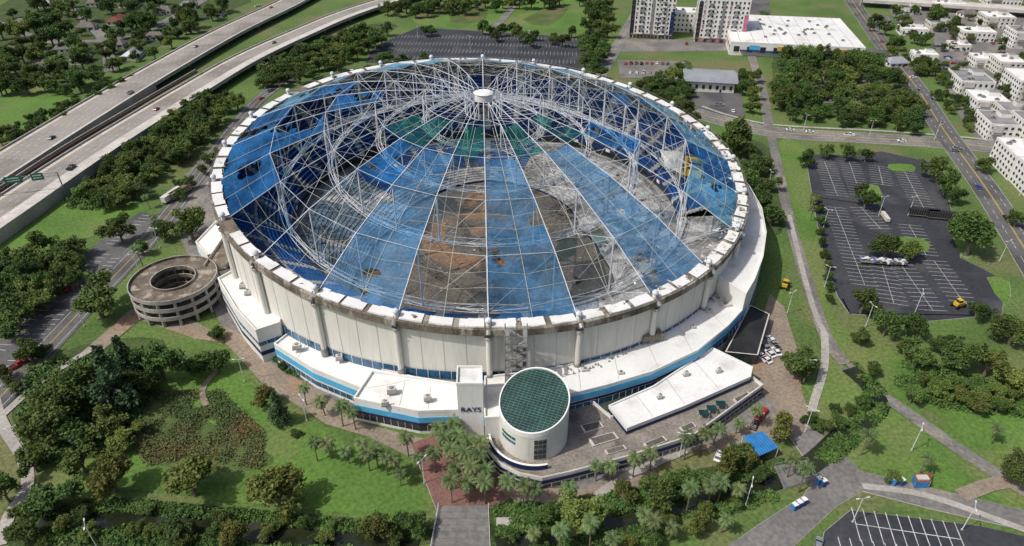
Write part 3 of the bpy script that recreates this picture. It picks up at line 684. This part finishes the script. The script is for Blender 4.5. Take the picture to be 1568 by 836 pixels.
for i in range(16):
    t=2*math.pi*i/16; mb.tube(q(RO-.6,t,0),q(RO-.6,t,10),.55,conc,8); mb.tube(q(RI+.6,t,0),q(RI+.6,t,10),.4,conc_br,6)
e0=Vector((c.x+RO*.8,c.y+RO*.55,0)); e1=Vector((-99,-12,0)); d=(e1-e0).normalized(); pn=Vector((-d.y,d.x,0))*4
mb.prism([e0+pn,e0-pn,e1-pn,e1+pn],9.6,10.4,conc,conc_br,True)
for s in (-1,1): mb.prism([e0+pn*s,e1+pn*s,e1+pn*s*.93,e0+pn*s*.93],10.4,11.5,conc)
for t in (.2,.5,.8):
    for s in (-.7,.7): p=e0.lerp(e1,t)+pn*s; mb.tube((p.x,p.y,0),(p.x,p.y,9.6),.5,conc,8)
mb.done("spiral_ramp")
# ---------------------------------------------------------------- buildings
def building(name,c,w,d,h,rot,wall,roof,floors=2,bay=3.5,acc=None,gable=False,units=3):
    E=empty(name,(c[0],c[1],0)); E.rotation_euler=(0,0,rot)
    mb=MB(); mb.box((0,0,h/2),(w,d,h),wall)
    if not gable:
        mb.box((0,0,h-.1+.35),(w-.8,d-.8,.3),roof)
        for x,y,a,b in ((0,d/2-.15,w+.1,.4),(0,-d/2+.15,w+.1,.4),(w/2-.15,0,.4,d-.7),(-w/2+.15,0,.4,d-.7)): mb.box((x,y,h+.35),(a,b,.9),wall)
    mb.done("walls",E)
    if gable:
        g=MB(); o=.6; hh=min(w,d)*.28
        if w>=d:
            A=[(-w/2-o,-d/2-o,h-.1),(w/2+o,-d/2-o,h-.1),(w/2-d*.3,0,h+hh),(-w/2+d*.3,0,h+hh),(-w/2-o,d/2+o,h-.1),(w/2+o,d/2+o,h-.1)]
        else:
            A=[(-w/2-o,d/2+o,h-.1),(-w/2-o,-d/2-o,h-.1),(0,-d/2+w*.3,h+hh),(0,d/2-w*.3,h+hh),(w/2+o,d/2+o,h-.1),(w/2+o,-d/2-o,h-.1)]
        for f in ((0,1,2,3),(5,4,3,2),(4,0,3),(1,5,2),(0,4,5,1)): g.face([A[i] for i in f],roof)
        g.done("roof",E)
    g=MB(); fh=h/floors
    for s in (-1,1):
        n=max(1,int(w/bay))
        for i in range(n):
            for k in range(floors):
                x=(i+.5)*w/n-w/2; z=(k+.52)*fh
                g.box((x,s*(d/2+.03),z),(bay*.45,.12,fh*.45),glassd)
                g.box((x,s*(d/2+.08),z-fh*.27),(bay*.56,.2,.12),whitew)
        n=max(1,int(d/bay))
        for i in range(n):
            for k in range(floors):
                y=(i+.5)*d/n-d/2; z=(k+.52)*fh; g.box((s*(w/2+.03),y,z),(.12,bay*.45,fh*.45),glassd)
    g.box((w*.22,-d/2-.06,1.1),(1.2,.14,2.2),navy)
    g.done("windows_and_doors",E)
    if not gable and units:
        g=MB(); rr=random.Random(int(c[0]*7+c[1]))
        for i in range(units): 
            x,y=rr.uniform(-w*.38,w*.38),rr.uniform(-d*.38,d*.38); g.box((x,y,h+.8),(2.2,1.6,1.3),greys); g.tube((x,y,h+1.4),(x,y,h+1.7),.6,glassd,10,cap=True)
        g.done("rooftop_units",E)
    return E
G=rad(-10)
for (u,v,w,d,h,fl) in ((1000,59,34,26,31,9),(1105,66,38,26,32,9)):
    p=P(u,v); E=building("apartment_block",(p.x,p.y+d/2),w,d,h,G,whitew,white,fl,3.0,None,units=8)
    mb=MB(); rr=random.Random(u)
    for k in range(1,fl):
        for i in range(6): 
            x=-w/2+(i+.5)*w/6; z=k*h/fl; 
            if i in (1,4): mb.box((x,-d/2-.8,z),(3.4,1.5,.2),greys); mb.box((x,-d/2-1.5,z+.6),(3.4,.08,1.0),[greys,whitew][k%2])
            elif rr.random()<.6: mb.box((x+1.9,-d/2-.07,z+1),(1.3,.1,2.6),rr.choice([pink,navy,greys,blackm,conc_lt]))
    mb.box((-w/2+1.6,-d/2-.1,h*.5),(3,.16,h*.9),blackm); mb.box((w/2-1.6,-d/2-.1,h*.35),(3,.16,h*.65),pink if u>1050 else navy); mb.box((0,-d/2-.1,h*.5),(2.2,.16,h*.94),greys)
    mb.box((0,-d/2-.5,1.8),(w*.98,.9,3.4),conc_br)
    for i in range(12): mb.box((-w/2+1.5+i*(w-3)/11,-d/2-.98,1.7),(1.8,.1,2.4),pink if (u>1050 and i%2) else glassd)
    mb.box((0,3,h+2),(8,6,4),whitew); mb.done("balconies",E)
p=P(1050,50); building("apartment_block",(p.x,p.y+10),26,18,15,G,whitew,white,4,3,None)
q=px([(1190,70),(1345,72)],9); p=(q[0]+q[1])/2
E=building("retail_store",(p.x-14,p.y+44),94,86,9,G,whitew,white,1,9,None,units=30)
mb=MB()
for x,m in ((-30,blue),(-10,yellow),(14,blue),(30,yellow)): mb.box((x,-43.2,6.2),(7,.4,3.2),m)
mb.box((0,-44.5,4.2),(80,2.6,.3),navy)
for k in range(9): mb.box((-40+k*10,0,9.42),(.25,84,.04),greys)
mb.done("shopfront",E)
q=P(1092,142); E=building("metal_roofed_hall",(q.x,q.y+13),30,24,6,G,cream,metalr,1,4,None,units=0)
mb=MB(); 
mb.face([(-17,-14,6.9),(17,-14,6.9),(17,0,9.2),(-17,0,9.2)],metalr); mb.face([(17,14,6.9),(-17,14,6.9),(-17,0,9.2),(17,0,9.2)],metalr)
mb.face([(-17,-14,6.9),(-17,0,9.2),(-17,14,6.9)],cream); mb.face([(17,14,6.9),(17,0,9.2),(17,-14,6.9)],cream)
for k in range(23): x=-16.5+k*1.5; mb.tube((x,-14,6.95),(x,0,9.25),.05,greys,4)
mb.done("ridge_roof",E)
for (u,v,w,d,h,fl,rf,wl) in ((1395,52,20,14,5,1,white,whitew),(1435,45,18,14,6,2,greyroof,cream),(1490,60,24,16,7,2,white,whitew),(1465,75,14,12,4,1,white,cream),(1412,92,16,12,5,1,white,whitew),(1520,40,22,20,9,3,white,cream),(1560,70,20,20,12,4,greyroof,whitew),
  (1480,135,20,26,8,2,greyroof,whitew),(1505,165,18,20,7,2,white,whitew),(1520,205,16,22,9,3,greyroof,whitew),(1535,110,16,20,9,3,white,cream),(1565,145,20,26,12,4,white,whitew),(1545,185,16,16,8,2,greyroof,cream),(1556,262,18,24,12,4,white,whitew),(1575,215,18,22,12,4,greyroof,cream),(1500,100,14,14,6,2,white,whitew),(1450,15,26,14,6,2,white,cream),(1530,5,30,18,8,2,greyroof,whitew),(1600,300,20,30,12,4,white,whitew),(1390,20,16,12,5,1,shing,cream)):
    p=P(u,v); E=building("commercial_building",(p.x,p.y),w,d,h,G,wl,rf,fl,3.2)
    g=MB(); g.box((w*.2,d*.15,h+1.6),(w*.35,d*.3,2.2),wl,0,greyroof); g.box((-w*.25,-d/2-1.1,h*.5 if fl>1 else 3),(w*.3,2.0,.2),conc_lt)
    if fl>1: g.box((-w*.25,-d/2-2.05,h*.5+.6),(w*.3,.08,1.0),greys); g.box((-w*.25,-d/2-.25,h/2),(w*.32,.5,h*.98),conc_lt)
    g.done("penthouse_and_balcony",E)
for (u,v,w,d,rf) in ((182,35,18,12,redroof),(205,88,16,11,metalr),(105,78,16,12,shing),(75,100,14,11,shing),(250,20,18,12,shing),(290,12,14,11,greyroof),(135,45,14,11,shing),(40,40,16,12,shing),(15,85,15,12,greyroof),(330,25,14,10,shing),(240,60,14,10,shing),(70,10,16,12,metalr),(150,8,16,12,shing),(200,10,16,12,greyroof),(1370,100,14,11,metalr),(1350,35,12,10,shing),(1480,25,14,10,shing),(125,95,14,10,greyroof),(180,72,13,10,shing)):
    p=P(u,v); building("bungalow_house",(p.x,p.y),w,d,3.2,rad(random.choice([5,-85,10])),cream if random.random()<.5 else whitew,rf,1,4,None,True)
mb=MB(); c=smooth(px([(1320,-2),(1450,6),(1600,16),(1750,24)],6),4); strip(mb,c,-9,9,6,conc_lt)
for s in (-1,1):
    A=offs(c,s*9);B=offs(c,s*9.5)
    for i in range(len(c)-1): mb.prism([A[i],A[i+1],B[i+1],B[i]],4.5,7,conc_lt,None,True)
for i in range(0,len(c),2): mb.tube((c[i].x,c[i].y,0),(c[i].x,c[i].y,6),1,conc,8)
mb.done("overpass")
# ---------------------------------------------------------------- vehicles
def carmesh(col,kind=0):
    mb=MB()
    def ext(prof,w,m,w2=None):
        n=len(prof); w2=w2 or [w]*n
        L=[(x,-w2[i]/2,z) for i,(x,z) in enumerate(prof)];Rr=[(x,w2[i]/2,z) for i,(x,z) in enumerate(prof)]
        mb.face(L,m); mb.face(Rr[::-1],m)
        for i in range(n):
            j=(i+1)%n; mb.face([L[i],Rr[i],Rr[j],L[j]],m)
    if kind==0:
        ext([(-2.25,.35),(-2.3,.75),(-2.1,.95),(-1.2,1.0),(1.0,1.0),(2.1,.85),(2.3,.6),(2.25,.35)],1.82,col)
        ext([(-1.75,.98),(-1.15,1.42),(.25,1.42),(1.15,.98)],1.6,glassd,[1.65,1.35,1.35,1.65])
        ext([(-1.12,1.42),(-1.05,1.47),(.18,1.47),(.25,1.42)],1.34,col)
    else:
        ext([(-2.9,.45),(-2.9,1.25),(-.5,1.25),(1.3,1.3),(2.7,1.15),(2.8,.45)],1.95,col)
        ext([(-.6,1.25),(-.4,1.85),(.7,1.85),(1.4,1.28)],1.7,glassd,[1.75,1.5,1.5,1.75]); ext([(-.4,1.85),(-.35,1.92),(.62,1.92),(.7,1.85)],1.5,col)
        mb.box((-1.8,0,1.27),(1.9,1.6,.05),blackm)
    X=1.4 if kind==0 else 1.8
    for x in (-X,X):
        for y in (-1,1): mb.tube((x,y*.72,.36),(x,y*.95,.36),.36,rubber,10,cap=True)
    mb.box((2.24 if kind==0 else 2.76,0,.68),(.1,1.3,.18),paint)
    return mb.data("car")
cols=[M("car_white",(.75,.75,.75),None,.5,.3,.02,spec=.6),M("car_silver",(.4,.41,.43),None,.5,.3,.02,metal=.5),M("car_black",(.02,.02,.022),None,.5,.25,.02,spec=.6),M("car_red",(.4,.02,.02),None,.5,.3,.02,spec=.6),M("car_blue",(.03,.08,.25),None,.5,.3,.02,spec=.6),M("car_grey",(.15,.15,.16),None,.5,.3,.02,spec=.6)]
CM=[carmesh(c,k) for c in cols for k in (0,0,1)]
def car(u,v,rot,name="parked_car",z=0.1,i=None):
    inst(CM[random.randrange(len(CM)) if i is None else i],name,P(u,v,z),rad(rot),1.0)
for u,v,r,i in ((1158,540,120,0),(1164,548,120,2),(1170,533,120,3),(1178,543,115,0),(1184,530,110,5),(1172,552,120,0),(1180,522,110,1),(1166,636,50,11),(1155,652,55,6),(1100,700,60,0),(1188,540,100,0),(1252,836,60,3)): car(u,v,r,i=i)
for k in range(9): car(958+k*8,98+random.uniform(-1,1),78)
for k in range(7): car(965+k*10,112,78)
for u,v,r in ((1300,208,-10),(1380,217,170),(1465,228,-10),(1240,203,-10),(1498,288,78),(1405,140,78),(1440,190,258),(1462,232,-10),(1350,65,75),(1368,95,255),(415,140,60),(410,135,60),(395,10,50),(400,152,60),(1540,335,255),(1210,200,-10),(1385,75,75)): car(u,v,r,"car")
for u,v in ((60,540),(105,445),(30,560)): car(u,v,60)
for u,v in ((80,212),(200,143),(300,72),(110,258),(240,168),(420,66),(415,12)): car(u,v,88,"car",5.05)
for k in range(46):
    u,v=random.choice([(1400,60),(1430,75),(1455,95),(1390,115),(1480,90),(1530,70),(1515,140),(230,60),(60,60),(1455,60),(1225,95),(1275,125),(1300,140),(1060,72),(1000,70),(1120,70),(1490,190),(1530,240),(1160,60),(1110,165)]); car(u+random.uniform(-14,14),v+random.uniform(-6,6),random.choice([-10,80]))
def loader(u,v,rot):
    mb=MB(); mb.box((0,0,1.5),(3.2,1.8,1.1),hiviz); mb.box((-.2,0,2.5),(1.3,1.5,1.2),glassd); mb.box((-.2,0,3.15),(1.5,1.6,.12),hiviz)
    for x in (-1.3,1.4):
        for y in (-1,1): mb.tube((x,y*.8,.75),(x,y*1.3,.75),.75,rubber,12,cap=True)
    for y in (-.6,.6): mb.tube((1.2,y,1.6),(3.3,y,.8),.15,hiviz,5)
    mb.face([(3.1,-1.3,.2),(3.1,1.3,.2),(3.4,1.3,1.3),(3.4,-1.3,1.3)],greys); mb.face([(3.1,-1.3,.2),(3.1,1.3,.2),(4.3,1.3,.15),(4.3,-1.3,.15)],greys)
    for y in (-1.3,1.3): mb.face([(3.1,y,.2),(4.3,y,.15),(3.4,y,1.3)],hiviz)
    o=mb.done("wheel_loader"); o.location=P(u,v,.1); o.rotation_euler=(0,0,rad(rot)); o.scale=(1.1,)*3
loader(1466,470,20); loader(1201,440,60)
def trailer(u,v,rot,m,load=False,sc=1):
    mb=MB(); mb.box((0,0,1.15),(12,2.5,.3),greys)
    if not load:
        mb.box((0,0,2.6),(12,2.5,2.6),m)
        for k in range(12): mb.box((-5.5+k,0,2.6),(.08,2.56,2.5),greys)
    else:
        rr=random.Random(3)
        for k in range(40): mb.box((rr.uniform(-5.5,5.5),rr.uniform(-1,1),1.4+rr.uniform(0,1.3)),(rr.uniform(.6,2.5),rr.uniform(.3,1),rr.uniform(.2,.6)),rr.choice([steel,conc_lt,tarp,greys,redroof]),rr.uniform(0,3))
    for x in (-4.8,-3.6,4.5):
        for y in (-1,1): mb.tube((x,y*.8,.5),(x,y*1.2,.5),.5,rubber,10,cap=True)
    o=mb.done("semi_trailer" if not load else "loaded_flatbed_trailer"); o.location=P(u,v,.1); o.rotation_euler=(0,0,rad(rot)); o.scale=(sc,)*3
trailer(1412,332,-12,blackm); trailer(1440,336,-12,blackm); trailer(1362,405,-5,None,True); trailer(1340,404,-8,None,True); trailer(1354,336,85,conc_lt,False,.6)
trailer(278,300,70,conc_br); trailer(265,305,75,conc_lt)
def toilet(u,v,rot):
    mb=MB(); mb.box((0,0,1.15),(1.2,1.2,2.1),tarp); mb.box((0,0,2.28),(1.3,1.3,.16),whitew); mb.box((0,-.62,1.1),(.8,.06,1.9),bluep); mb.tube((.4,.4,2.3),(.4,.4,2.7),.07,greys); mb.box((0,0,.06),(1.3,1.3,.1),greys)
    o=mb.done("portable_toilet"); o.location=P(u,v,.05); o.rotation_euler=(0,0,rot)
for u,v in ((1252,740),(1259,743),(1215,780),(1222,776),(1229,772),(1368,742),(1378,742)): toilet(u,v,.4)
mb=MB(); q=px([(1395,735),(1422,733),(1420,748),(1398,748)],0); mb.prism(q,.3,2.6,tarp,redroof); 
for p in q: mb.tube((p.x,p.y,0),(p.x,p.y,3.2),.12,greys)
mb.box(((q[0].x+q[2].x)/2,(q[0].y+q[2].y)/2,2.8),(3,1.6,.4),conc_lt); mb.done("utility_cabin")
mb=MB(); q=px([(1138,668),(1168,660),(1192,685),(1162,698)],4); mb.prism(q,3.7,4,tarp,tarp,True)
for p in q: mb.tube((p.x,p.y,0),(p.x,p.y,3.7),.15,steel)
for k in range(1,8): mb.tube(q[0].lerp(q[1],k/8)+Vector((0,0,.03)),q[3].lerp(q[2],k/8)+Vector((0,0,.03)),.04,navy,4)
mb.done("canopy_tent")
mb=MB(); q=px([(1185,715),(1235,705),(1250,735),(1200,750)],0); mb.prism(q,0,.4,conc,asph_lt)
for i in range(4):
    a,b=q[i],q[(i+1)%4]; mb.tube(a+Vector((0,0,1.4)),b+Vector((0,0,1.4)),.06,greys)
mb.done("creek_culvert")
# ---------------------------------------------------------------- lamps
mb=MB(); mb.tube((0,0,0),(0,0,9.5),.13,steel,8,.08); mb.tube((0,0,0),(0,0,.5),.3,conc,8,cap=True)
for s in (-1,1):
    mb.tube((0,0,9.3),(s*1.2,0,9.7),.05,steel,6); mb.box((s*1.45,0,9.7),(.8,.3,.14),steel)
LM=mb.data("street_lamp")
for u,v in ((1305,800),(1472,812),(470,645),(1232,662),(1141,775),(1230,585),(1262,440),(1175,290),(1395,690),(38,690),(150,840),(375,585),(130,500),(215,420),(1205,480),(1325,500),(1400,480),(1345,330),(1530,400),(1260,350),(640,60),(720,75),(810,66),(1330,210),(1430,215),(1230,200),(1560,300),(1390,330),(1040,700),(650,740),(1568,700),(350,290),(245,380),(410,120)):
    inst(LM,"street_lamp",P(u,v),random.uniform(0,3),1.0)
# ---------------------------------------------------------------- vegetation
def leaf(mb,c,s,m,rg,up=0.3):
    n=Vector((rg.gauss(0,1),rg.gauss(0,1),rg.gauss(0,1)+up)); n.normalize(); a=n.orthogonal().normalized(); b=n.cross(a); t=rg.uniform(0,6.28)
    x=(a*math.cos(t)+b*math.sin(t))*s; y=(b*math.cos(t)-a*math.sin(t))*s*rg.uniform(.5,.9); k=len(mb.v)
    mb.v.extend([tuple(c-x),tuple(c-y*.8),tuple(c+x),tuple(c+y)]); mb.f.append((k,k+1,k+2,k+3)); mb.m.append(mb.mi(m))
def oak(seed,lm,shape=0):
    rg=random.Random(seed); mb=MB(); H=2.6
    mb.tube((0,0,0),(0,0,H),.38,bark,8,.28)
    cl=[]
    if shape==0:
        for g in range(rg.randint(6,8)):
            t=rg.uniform(0,6.28); r0=rg.uniform(.6,2.9); gc=Vector((r0*math.cos(t),r0*math.sin(t),rg.uniform(4.2,7.2)-r0*.35)); gr=rg.uniform(1.2,1.9)
            mb.tube((0,0,H*.85),tuple(gc),.18,bark,5,.06)
            for i in range(rg.randint(6,9)):
                d=Vector((rg.gauss(0,1),rg.gauss(0,1),rg.gauss(0,.6))).normalized()*gr*rg.uniform(.4,1.1)
                cl.append((gc+d,rg.uniform(.5,1.15)))
                if i%3==0: mb.tube(tuple(gc),tuple(gc+d),.07,bark,4,.03)
    else:
        for i in range(30):
            z=1.6+11.5*i/30; rr=2.5*(1-i/32)*rg.uniform(.3,1.05); t=rg.uniform(0,6.28); cl.append((Vector((rr*math.cos(t),rr*math.sin(t),z)),.45+1.0*(1-i/30)))
            mb.tube((0,0,z*.9),tuple(cl[-1][0]),.08,bark,4,.03)
    for c,r in cl:
        k=int(75*r*r)+14
        for i in range(k):
            d=Vector((rg.gauss(0,1),rg.gauss(0,1),rg.gauss(0,1)*.8+.15)).normalized()
            leaf(mb,c+d*r*rg.uniform(.55,1.25),rg.uniform(.18,.40),lm,rg,1.1)
    return mb.data("tree")
OA=[oak(i,leafA) for i in range(7)]; OB=[oak(20+i,leafB) for i in range(3)]; OY=[oak(30+i,leafY) for i in range(2)]; OC=[oak(40+i,leafC,1) for i in range(2)]
def palm(seed,H,fr,L):
    rg=random.Random(seed); mb=MB(); lean=Vector((rg.uniform(-.5,.5),rg.uniform(-.5,.5),0)); p=Vector((0,0,0))
    for k in range(5):
        q=Vector((lean.x*((k+1)/5)**2,lean.y*((k+1)/5)**2,H*(k+1)/5)); mb.tube(p,q,.22-.015*k,bark,7,.205-.015*k); p=q
    mb.tube(p,p+Vector((0,0,.6)),.32,leafP,7,.2)
    for f in range(fr):
        az=2.39996*f+rg.uniform(-.15,.15); el=1.15-1.5*(f/fr)+rg.uniform(-.12,.12)
        dirh=Vector((math.cos(az),math.sin(az),0)); sd=Vector((-dirh.y,dirh.x,0)); c=p+Vector((0,0,.4)); seg=6; st=L*rg.uniform(.85,1.1)/seg; e=el
        for s in range(seg):
            d=dirh*math.cos(e)+Vector((0,0,math.sin(e))); c2=c+d*st; e-=.27
            w=(.55*math.sin(math.pi*(s+.9)/(seg+1.0))+.06)
            for sg in (-1,1):
                tip=c2+sd*sg*w+d*st*.25-Vector((0,0,.3*w))
                mb.face([c,c2,tip,c.lerp(tip,.5)+sd*sg*w*.3],leafP)
            c=c2
    return mb.data("palm")
PM=[palm(i,h,24,2.7) for i,h in enumerate((7,8,6))]; PD=[palm(10+i,h,34,3.5) for i,h in enumerate((9,10))]
def tree(u,v,rp,kind='A',parent=None):
    z=4.0
    for _ in range(3):
        p=P(u,v,z); r=rp/FPX*depth(p); s=r/4.3; z=5.6*s
    D={'A':OA,'B':OB,'Y':OY,'C':OC}[kind]
    if kind=='C': s=rp/FPX*depth(p)/3.0; p=P(u,v,7*s)
    nm={'A':'oak_tree','B':'oak_tree','Y':'yellowing_tree','C':'cypress_tree'}[kind]
    inst(random.choice(D),nm,(p.x,p.y,0),random.uniform(0,6.28),(s*random.uniform(.88,1.14),s*random.uniform(.88,1.14),s*random.uniform(.8,1.12)),parent)
def palmt(u,v,s=1,date=False,parent=None):
    D=PD if date else PM; d=random.choice(D); h=8 if not date else 9.5
    p=P(u,v,h*s); inst(d,"date_palm_tree" if date else "palm_tree",(p.x,p.y,0),random.uniform(0,6.28),s,parent)
def inside(x,y,poly):
    c=False;n=len(poly)
    for i in range(n):
        x1,y1=poly[i];x2,y2=poly[i-1]
        if (y1>y)!=(y2>y) and x<(x2-x1)*(y-y1)/(y2-y1)+x1: c=not c
    return c
def forest(poly,n,r0,r1,kinds='AAAB',name="tree_mass"):
    E=empty(name); xs=[p[0] for p in poly];ys=[p[1] for p in poly]; out=[]; tries=0
    while len(out)<n and tries<n*60:
        tries+=1; u,v=random.uniform(min(xs),max(xs)),random.uniform(min(ys),max(ys))
        if not inside(u,v,poly): continue
        if any((u-a)**2+((v-b)*1.35)**2<(r0*1.0)**2 for a,b in out): continue
        out.append((u,v)); rm=random.uniform(r0,r1); tree(u,v,rm,random.choice(kinds),E)
for t in ((70,750,36),(30,808,26),(165,722,36,'Y'),(285,722,44,'B'),(420,742,46,'Y'),(575,795,30,'Y'),(628,792,27),(268,808,24),(350,812,24,'Y'),(165,572,32,'C'),(190,550,24,'C'),(140,445,40),(40,530,24),(178,343,27),(285,330,32),(60,365,22),(12,500,26),(0,745,28),(250,345,18),(215,375,14),
  (240,545,38),(300,548,26),(330,545,24),(135,580,42),(90,590,34),(75,620,38),(60,650,38,'B'),(100,655,36),(150,640,34,'B'),(180,670,22,'B'),(205,585,26),(45,700,26,'B'),(120,700,28,'B'),(395,605,20,'Y'),(425,625,15,'C'),(330,505,14),(452,660,8),(480,672,8),(210,650,16,'B'),
  (890,765,42,'B'),(1005,742,34),(955,752,22,'Y'),(1040,725,24),(1105,705,28,'Y'),(1135,692,24,'B'),(1155,705,20,'Y'),(1190,650,24,'Y'),(1165,725,16),(1062,798,22,'Y'),(1080,775,16),(958,828,20,'Y'),(920,818,20),(840,785,18),(1025,790,16,'Y'),(1130,760,14),(1000,828,18),(830,825,18),(780,815,15),
  (1230,545,33),(1325,457,22),(1362,488,26),(1407,494,22),(1320,512,16),(1495,352,36),(1478,335,22),(1540,490,27),(1500,470,18),(1558,500,28),(1440,252,22),(1330,297,20),(1361,373,22),(1396,378,20),(1236,240,14),(1268,226,14),(1298,229,14),(1328,234,12),(1455,275,20),(1465,295,16),
  (1410,540,24),(1480,535,34,'B'),(1450,522,20),(1520,548,30,'B'),(1558,575,28,'B'),(1390,530,14),(1558,715,26),(1370,728,14,'B'),(1340,560,14),(1400,600,18,'B'),(1440,590,18,'B'),
  (1145,262,26),(1165,298,26),(1185,322,22),(1130,200,30),(1110,210,22),(1045,158,18),(1180,275,16),(1140,225,16),(1165,245,18),(1060,175,14),(1510,245,16),(1560,330,16),(1435,20,16)):
    tree(*t)
for v in range(300,470,17): tree(1250+(v-300)*.16+random.uniform(-3,3),v,random.uniform(8,11),'A')
forest([(-10,400),(60,375),(125,372),(112,430),(70,470),(-10,490)],30,15,26)
forest([(118,290),(200,222),(300,142),(362,148),(300,210),(235,268),(165,312)],95,9,17,'AAB')
forest([(-10,25),(60,-8),(380,-8),(300,38),(212,90),(150,112),(100,140),(50,125),(-10,130)],125,7,17)
forest([(-10,205),(100,150),(190,112),(200,120),(100,172),(-10,218)],30,7,12)
forest([(400,95),(470,70),(560,38),(610,40),(560,68),(480,108),(400,125)],55,9,16)
forest([(560,10),(640,0),(900,-12),(900,-2),(640,14)],34,8,13)
forest([(620,40),(660,30),(905,45),(890,60),(700,52)],14,9,13,'A')
forest([(560,78),(600,82),(740,92),(735,100),(560,105)],12,8,12)
forest([(905,-5),(938,-5),(930,50),(920,112),(890,118),(895,60)],34,9,15)
forest([(1150,5),(1175,10),(1182,60),(1160,70)],4,8,10)
forest([(985,120),(1050,92),(1062,115),(1055,160),(1020,165),(960,140)],22,10,15)
forest([(1130,85),(1150,90),(1165,150),(1150,160),(1130,130)],9,9,14)
forest([(1185,85),(1240,72),(1345,82),(1395,122),(1425,195),(1330,182),(1215,176),(1190,140)],95,11,19,'AAAB')
forest([(1355,5),(1440,10),(1568,40),(1568,60),(1440,70),(1390,50)],30,6,11)
forest([(1400,80),(1475,95),(1500,140),(1490,200),(1440,150)],26,7,12)
forest([(1500,60),(1600,60),(1600,250),(1520,220)],22,6,11)
forest([(1380,560),(1568,600),(1568,635),(1450,610)],12,12,20,'ABB')
forest([(1300,8),(1340,10),(1420,120),(1400,118)],9,8,12)
forest([(540,560),(430,560),(405,545),(425,552),(540,600)],12,7,11)
forest([(1230,640),(1310,600),(1330,615),(1300,640),(1260,665)],12,7,13)
forest([(20,780),(200,775),(640,805),(640,836),(200,836),(20,836)],26,9,18,'AABY')
forest([(250,300),(330,220),(345,225),(270,310)],8,9,12)
forest([(0,560),(60,520),(80,540),(0,620)],5,10,16)
for u,v in ((672,655),(694,647),(716,676),(680,672),(702,668),(736,680),(664,692),(690,690),(712,694),(734,698),(698,716),(722,716),(744,718),(690,738),(716,738),(742,740)): palmt(u,v,.88,True)
for u,v in ((490,608),(520,622),(540,630),(500,670),(530,682),(556,680),(600,705),(622,668),(465,595),(915,712),(940,706),(975,700),(1000,692),(1052,672),(1078,662),(1100,652),(1132,640),(990,790),(1132,745),(780,735),(800,742),(820,748),(1160,630),(590,700),(560,690),(1030,800),(1215,705),(1235,720),(1330,665),(210,380),(225,300),(232,330),(940,825),(1000,800),(1110,790),(480,680),(1245,300),(1248,318),(870,745),(1420,700),(1530,655),(1110,735),(1090,745),(1060,750),(820,820),(860,815),(905,805),(640,700),(575,685),(610,720)): palmt(u+random.uniform(-2,2),v,random.uniform(.8,1.1))
def fmass(name,poly,n,h,m,smin=.3,smax=.6):
    rg=random.Random(n); mb=MB(); xs=[p[0] for p in poly];ys=[p[1] for p in poly]; k=0
    while k<n:
        u,v=rg.uniform(min(xs),max(xs)),rg.uniform(min(ys),max(ys))
        if not inside(u,v,poly): continue
        p=P(u,v); nn=noise.noise(Vector((p.x*.16,p.y*.16,3)))
        k+=1
        if nn<-.28: continue
        hh=max(.2,h*(.55+1.3*nn))
        for _ in range(3):
            c=p+Vector((rg.uniform(-.9,.9),rg.uniform(-.9,.9),hh*rg.uniform(.25,1))); leaf(mb,c,rg.uniform(smin,smax),m,rg,1.2)
    mb.done(name)
fmass("creek_bank_shrubs",[(60,775),(200,768),(430,790),(655,812),(650,824),(430,804),(180,782),(60,790)],4500,1.8,leafH)
fmass("creek_bank_shrubs",[(60,812),(200,808),(430,836),(640,849),(640,860),(60,830)],2600,1.4,leafH)
fmass("creek_bank_shrubs",[(760,800),(900,790),(1080,738),(1200,705),(1205,722),(1090,744),(1010,772),(880,800),(765,824)],6000,1.8,leafH)
fmass("creek_bank_shrubs",[(1250,700),(1300,645),(1330,590),(1290,560),(1310,555),(1362,610),(1350,640),(1300,690),(1270,712)],2500,1.5,leafH)
fmass("creek_bank_shrubs",[(780,850),(1010,800),(1180,752),(1190,764),(1010,816),(800,864)],3500,1.2,leafH)
fmass("marsh_reeds",[(195,650),(218,602),(330,590),(405,665),(400,718),(300,700),(225,712)],8000,1.1,leafR,.18,.42)
fmass("hedgerow",[(90,318),(200,215),(310,132),(375,150),(240,275),(160,325)],6000,2.4,leafH,.35,.7)
fmass("hedgerow",[(415,545),(432,545),(545,598),(540,606),(440,572)],1200,1.6,leafH)
fmass("shrubs",[(1385,555),(1568,595),(1568,640),(1440,625),(1370,590)],3500,1.8,leafH)
fmass("shrubs",[(40,560),(250,530),(240,600),(190,690),(60,720),(30,660)],4500,2.0,leafH,.35,.65)
fmass("shrubs",[(760,775),(870,768),(1000,745),(1170,695),(1180,705),(1000,765),(880,785),(760,795)],2000,1.2,leafH)
